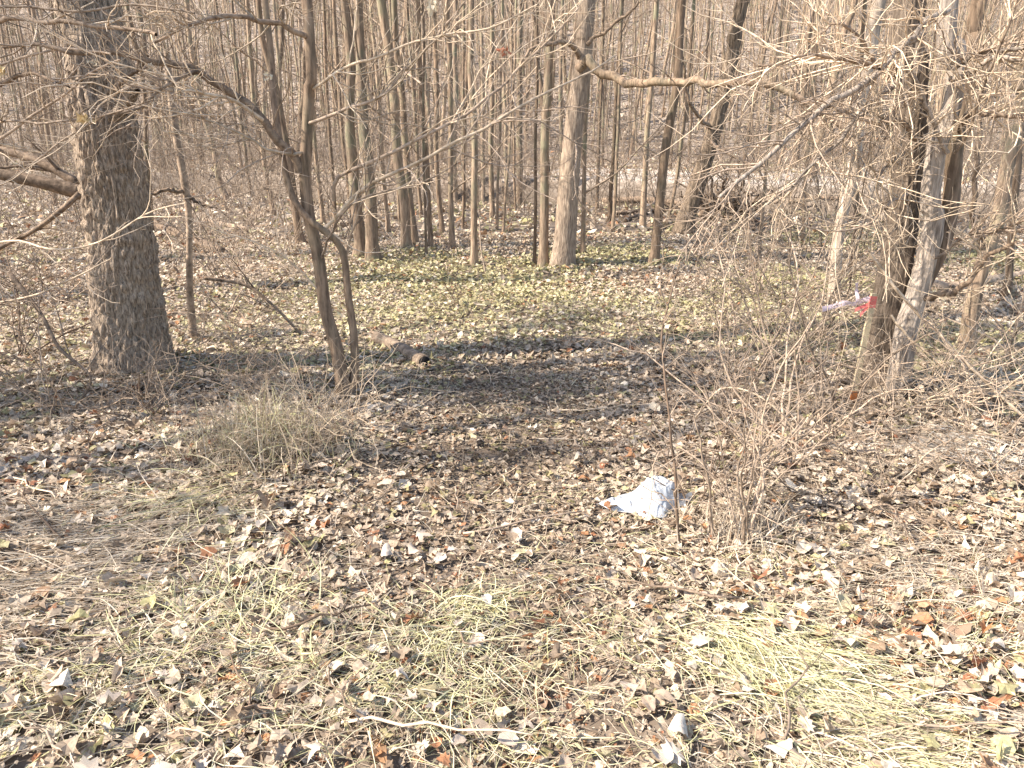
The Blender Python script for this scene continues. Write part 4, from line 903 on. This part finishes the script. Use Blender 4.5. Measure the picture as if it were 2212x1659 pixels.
# ------------------------------------------------------------------ logs, fallen limbs, sticks
def log(name, label, pts, w0, w1, mat='greylog', sides=12, n=26, group=None, hollow=False, sink=.0, cat='log', knobs=0):
    """pts = (px, py, world y or None for the ground)"""
    P = []
    for p in pts:
        if len(p) == 2 or p[2] is None:
            q = gp(p[0], p[1]); q = q+[0, 0, wr(w0, q)*.75]
        else: q = at(*p)
        P.append(q)
    P = np.array(P); path = spline(P, n); rr = np.array([np.interp(i/(n-1), [0, 1], [w0, w1])/2/F*depth_of(path[i]) for i in range(n)])
    rr = rr*(1+.12*(vn(np.arange(n)*.7, pts[0][0]*.37, 88)-.5)*2); g = path[0].copy(); g[2] = float(H(g[0], g[1]))
    t = thing(name, g, label, cat, group)
    mb = MB(); mb.tubes(path[None], rr[None], sides, cap=True); mb.build('wood', M[mat], t, loc=g)
    if hollow:
        d = unit(path[-1]-path[-2]); mb = MB(); mb.tubes(np.array([path[-1]-d*.02, path[-1]+d*.003])[None], np.array([[rr[-1]*.82, rr[-1]*.82]]), sides, cap=True); mb.build('hollow_end', M['black'], t, loc=g)  # flat black disc paints the shade inside the hollow onto a solid end
    for k in range(knobs):
        i = RND.randint(2, n-2); S = path[i:i+1]; D = rng.normal(0, 1, (1, 3)); D[0, 2] = abs(D[0, 2])
        Pk = grow(S, D, np.array([RND.uniform(.15, .6)]), 6, .15); mb = MB(); mb.tubes(Pk, np.linspace(rr[i]*.45, .003, 6)[None], 5); mb.build('side_branch', M[mat], t, loc=g)
    return t
log('short_log', 'short weathered log with a black hollow end on the shaded trail', [(812, 740), (848, 755), (885, 775), (917, 792)], 28, 31, 'greylog', 16, hollow=True)
log('fallen_branch', 'long fallen branch lying from the oak towards the forked sapling', [(358, 684), (420, 684), (483, 690), (567, 706), (667, 726), (712, 732)], 13, 6, 'greylog', 10, knobs=5, cat='branch')
log('fallen_log', 'long thin log on sunny leaves behind the grey snag', [(440, 480), (500, 492), (570, 506), (645, 522)], 11, 8, 'greylog', knobs=3)
log('rotten_log', 'dark rotten log end behind the oak', [(335, 490), (400, 520), (480, 552)], 24, 20, 'deadwood', 12, knobs=3)
log('fallen_limb', 'thickest dark limb propped against the left side of the oak', [(174, 416, 5.75), (100, 396, 5.7), (10, 378, 5.65), (-60, 365, 5.6)], 34, 22, 'deadwood', 14, cat='branch', knobs=2)
log('fallen_limb', 'upper dark limb of those propped against the oak', [(170, 396, 5.8), (90, 352, 5.8), (0, 322, 5.8), (-60, 305, 5.8)], 20, 15, 'deadwood', 12, cat='branch', knobs=2)
log('fallen_limb', 'short thin limb between the two thick propped ones', [(165, 386, 5.85), (100, 366, 5.85), (25, 358, 5.85)], 11, 6, 'deadwood', 8, cat='branch')
log('fallen_limb', 'crooked dark limb drooping to the ground left of the oak', [(172, 418, 5.7), (130, 456, 5.6), (70, 500, 5.6), (10, 530, 5.6), (-40, 560, 5.5)], 13, 7, 'deadwood', 8, cat='branch', knobs=4)
log('leaning_branch', 'thin dead branch slanting down into shade left of the oak', [(20, 590, 4.9), (87, 676, 4.75), (127, 750, 4.6), (190, 806, 4.45), (192, 836, 4.4), (160, 885, 4.25)], 11, 5, 'limb', 8, cat='branch', knobs=4)
log('leaning_branch', 'dead branch propped on the ground behind the forked sapling', [(440, 600, 5.4), (530, 616, 5.5), (590, 660, 5.5), (650, 722, 5.5)], 8, 6, 'deadwood', 8, cat='branch', knobs=3)
log('fallen_log', 'mossy grey log behind the crowded pair', [(1990, 622), (2060, 632), (2130, 618), (2230, 600)], 26, 20, 'greylog', 12, knobs=2)
log('fallen_log', 'half buried log beyond the thin sinuous tree', [(2080, 775), (2140, 765), (2260, 752)], 22, 22, 'greylog', 12)
log('fallen_branch', 'grey branch lying in the hay on the right bank', [(2050, 1092), (2100, 1060), (2150, 1030), (2210, 990)], 12, 6, 'limb', 8, cat='branch', knobs=3)
log('fallen_branch', 'knotted crooked branch below the oak', [(300, 905), (330, 870), (365, 855), (400, 815)], 12, 6, 'limb', 8, cat='branch', knobs=4)
log('fallen_branch', 'bowed branch lying across the dead grass mound', [(640, 905), (700, 912), (760, 908), (790, 925)], 8, 5, 'greylog', 8, cat='branch', knobs=3)
log('fallen_branch', 'thin dark stick standing in pale leaves low on the left bank', [(305, 1560), (270, 1525), (228, 1488)], 4, 7, 'darktwig' , 6, cat='branch')
log('fallen_branch', 'thin curved grey stick at the very bottom of the trail', [(1160, 1580), (1210, 1605), (1270, 1650)], 7, 7, 'limb', 7, cat='branch')
# debris caught at the creek
jam = [((1290, 470), (1370, 462), (1460, 455), 12), ((1400, 490), (1500, 478), (1600, 470), 10), ((1480, 500), (1560, 490), (1650, 500), 9), ((1300, 440), (1390, 436), (1480, 446), 14),
       ((1520, 455), (1600, 440), (1700, 425), 9), ((1440, 470), (1500, 440), (1540, 420), 10), ((1600, 500), (1680, 470), (1760, 445), 7), ((1350, 480), (1400, 455), (1420, 430), 8),
       ((1700, 440), (1770, 430), (1850, 436), 9), ((1560, 505), (1620, 486), (1640, 470), 8)]
for a, b, c, wdt in jam:
    log('driftwood_log', 'dark driftwood log jammed at the creek bank', [a, b, c], wdt, wdt*.7, 'deadwood', 8, 14, 'logs jammed at the creek bank', knobs=4)
g = gp(1560, 478); t = thing('root_tangle', g, 'upturned tangle of dark roots over the brown creek water', 'roots')
n = 90; S = g+rng.normal(0, .35, (n, 3))*[1.2, .3, .35]+[0, 0, .3]; Pq = grow(S, rng.normal(0, 1, (n, 3)), rng.uniform(.4, 1.3, n), 8, .35); mb = MB(); mb.tubes(Pq, rng.uniform(.012, .04, n)[:, None]*np.linspace(1, .3, 8)[None], 5); tag(mb.build('roots', M['deadwood'], t, loc=g), kind='stuff')
Vs = []; mb = MB(); n = 16; a = np.linspace(0, 2*PI, n, endpoint=False)
P = np.array([g+[-.5, 0, .1], g+[-.2, 0, .35], g+[.2, .05, .4], g+[.6, .1, .15]]); mb.tubes(spline(P, 12)[None], np.interp(np.linspace(0, 1, 12), [0, .5, 1], [.06, .18, .06])[None]*(1+.2*rng.normal(0, 1, (1, 12))*.5), 12, cap=True); mb.build('root_plate', M['deadwood'], t, loc=g)
# small sticks on the litter
for k in range(70):
    px, py = RND.uniform(0, 2212), RND.uniform(620, 1640); g = gp(px, py); a = RND.uniform(0, 2*PI); L = RND.uniform(.15, .6)
    n = 7; d = np.array([math.cos(a), math.sin(a)*.7, 0]); P = g+d*(np.linspace(-.5, .5, n)*L)[:, None]+rng.normal(0, .012, (n, 3)); P[:, 2] = H(P[:, 0], P[:, 1])+.03+np.linspace(0, RND.uniform(0, .08), n)
    mb = MB(); Rr = np.linspace(1, .5, n)[None]*RND.uniform(.0025, .006); mb.tubes(P[None], Rr, 5, cap=True); S, D, r = spawn(P[None], Rr, 3, .2, .9); mb.tubes(grow(S, D, rng.uniform(.05, .2, 3), 4, .15), np.full((3, 4), .0018), 3)
    o = mb.build('fallen_stick', M[RND.choice(['twig', 'limb', 'paletwig', 'darktwig'])], loc=g); tag(o, 'thin bare stick lying loose on the leaf litter', 'stick', 'loose sticks on the leaf litter')

# ------------------------------------------------------------------ plastic bag
def make_bag():
    g = gp(1400, 1100); t = thing('plastic_bag', g, 'crumpled white plastic bag lying on the leaves by the trail', 'bag')
    nu, nv = 130, 64; u, v = np.meshgrid(np.linspace(0, 2*PI, nu, endpoint=False), np.linspace(0, 1, nv), indexing='xy')
    # heightfield-like pillow: outline radius by angle, dome by ring
    out = 1+.10*np.sin(3*u+.6)+.07*np.sin(5*u+2)+.05*np.sin(9*u)
    X = np.cos(u)*v*out*.145; Y = np.sin(u)*v*out*.105
    tail = np.clip(-np.cos(u), 0, 1)**6*v*.10; X = X-tail
    peak = np.exp(-(np.abs((X-.055)/.098)**4.0+np.abs((Y-.015)/.085)**3.2))
    Z = .100*peak*(1-v**6)+.045*(1-v**4)
    n1 = vn3(X*14, Y*14, Z*10, 5)-.5; n2 = np.abs(vn3(X*30+4, Y*30, Z*26, 6)-.5)*2
    n3 = np.abs(vn3(X*55+2, Y*55, Z*40, 16)-.5)*2
    Z = Z+(.034*n1+.022*(n2-.4)+.009*(n3-.4))*(1-v**8); X = X+.012*n1+.006*n2; Y = Y+.014*(vn3(X*16+9, Y*16, Z*12, 7)-.5)
    Z = Z+.02
    mb = MB(); i, j = np.meshgrid(np.arange(nu), np.arange(nv-1), indexing='xy'); a = j*nu+i; b = j*nu+(i+1) % nu
    mb.add(np.stack([X, Y, Z], -1)+g, quads=np.stack([a, b, b+nu, a+nu], -1).reshape(-1, 4)); mb.build('film', M['bag'], t, loc=g)
    for ox, oy in ((.15, .02), (.12, -.04)):              # two loop handles
        s = np.linspace(0, 1, 16); P = np.stack([ox+.05*np.sin(s*PI), oy+.05*(s-.5), .05+.02*np.sin(s*2*PI)], -1)+g
        mb = MB(); w2 = np.array([0, 0, .014]); V = np.stack([P-w2, P+w2+[.004, 0, 0]], 1).reshape(-1, 3); k = np.arange(15)*2
        mb.add(V, quads=np.stack([k, k+1, k+3, k+2], -1)); mb.build('handle', M['bag'], t, loc=g)
make_bag()

# ------------------------------------------------------------------ survey stake and tape
def make_stake():
    g = gp(1840, 872); t = thing('survey_stake', g, 'leaning raw wooden survey stake tied with coral red tape', 'stake')
    top = at(1888, 634, g[1]-.02); d = unit(top-g); e1 = unit(np.cross(d, [0, 1, .1])); e2 = np.cross(d, e1)
    def bar(a, b, hw, hd, mat, name):
        V = [p+e1*sx*hw+e2*sy*hd for p in (a, b) for sx, sy in ((-1, -1), (1, -1), (1, 1), (-1, 1))]
        mb = MB(); mb.add(V, quads=[(0, 1, 5, 4), (1, 2, 6, 5), (2, 3, 7, 6), (3, 0, 4, 7), (3, 2, 1, 0), (4, 5, 6, 7)]); return mb.build(name, mat, t, loc=g, smooth=False)
    bar(g-d*.08, top, .016, .009, M['stake'], 'shaft'); bar(g-d*.02, g+d*.085, .0175, .0105, M['stain'], 'stained_foot')
    L = np.linalg.norm(top-g); bar(g+d*(L-.085), g+d*(L-.015), .0185, .0115, M['redtape'], 'tape_wrap')
    k = g+d*(L-.07)-e2*.012
    for dx, dz, ln in ((-1, -.12, .10), (-.8, -.5, .08)):
        s = np.linspace(0, 1, 8); P = k+np.stack([dx*s*ln, -.02*s, dz*s*ln-.02*s*s], -1); w2 = np.array([0, .004, .011])
        V = np.stack([P-w2, P+w2], 1).reshape(-1, 3); q = np.arange(7)*2; mb = MB(); mb.add(V, quads=np.stack([q, q+1, q+3, q+2], -1)); mb.build('tape_tail', M['redtape'], t, loc=g)
make_stake()
def make_tape():
    Y = 4.35; c = at(1850, 655, Y); t = thing('flagging_tape', c, 'faded pale pink tape strung through twigs left of the survey stake', 'tape')
    for name, pts, hw in (('tape_band', [(1776, 668), (1800, 662), (1822, 655), (1846, 656), (1866, 648), (1880, 645)], .017), ('tape_tail', [(1851, 610), (1850, 628), (1853, 645), (1848, 658)], .011)):
        P = spline([at(a, b, Y+.015*math.sin(i*2.1)) for i, (a, b) in enumerate(pts)], 28); d = unit(np.gradient(P, axis=0)); up = unit(np.cross(d, np.array([0, 1.0, 0])))
        tw = .5*np.sin(np.linspace(0, 7, 28))[:, None]; w2 = (up*np.cos(tw)+np.array([0, 1.0, 0])*np.sin(tw))*hw*(.75+.35*vn(np.arange(28)*.5, 3.0, 4))[:, None]
        V = np.stack([P-w2, P, P+w2], 1); V[:, 1, 1] -= .006; V = V.reshape(-1, 3); k = np.arange(27)*3
        mb = MB(); mb.add(V, quads=np.concatenate([np.stack([k, k+1, k+4, k+3], -1), np.stack([k+1, k+2, k+5, k+4], -1)])); mb.build(name, M['pinktape'], t, loc=c)
    # the twig that carries it
make_tape()

# prototypes never placed in view would be stray: remove them
for o in crowns+brs+[a for a, _ in tp]:
    if o.parent is None: bpy.data.objects.remove(o)
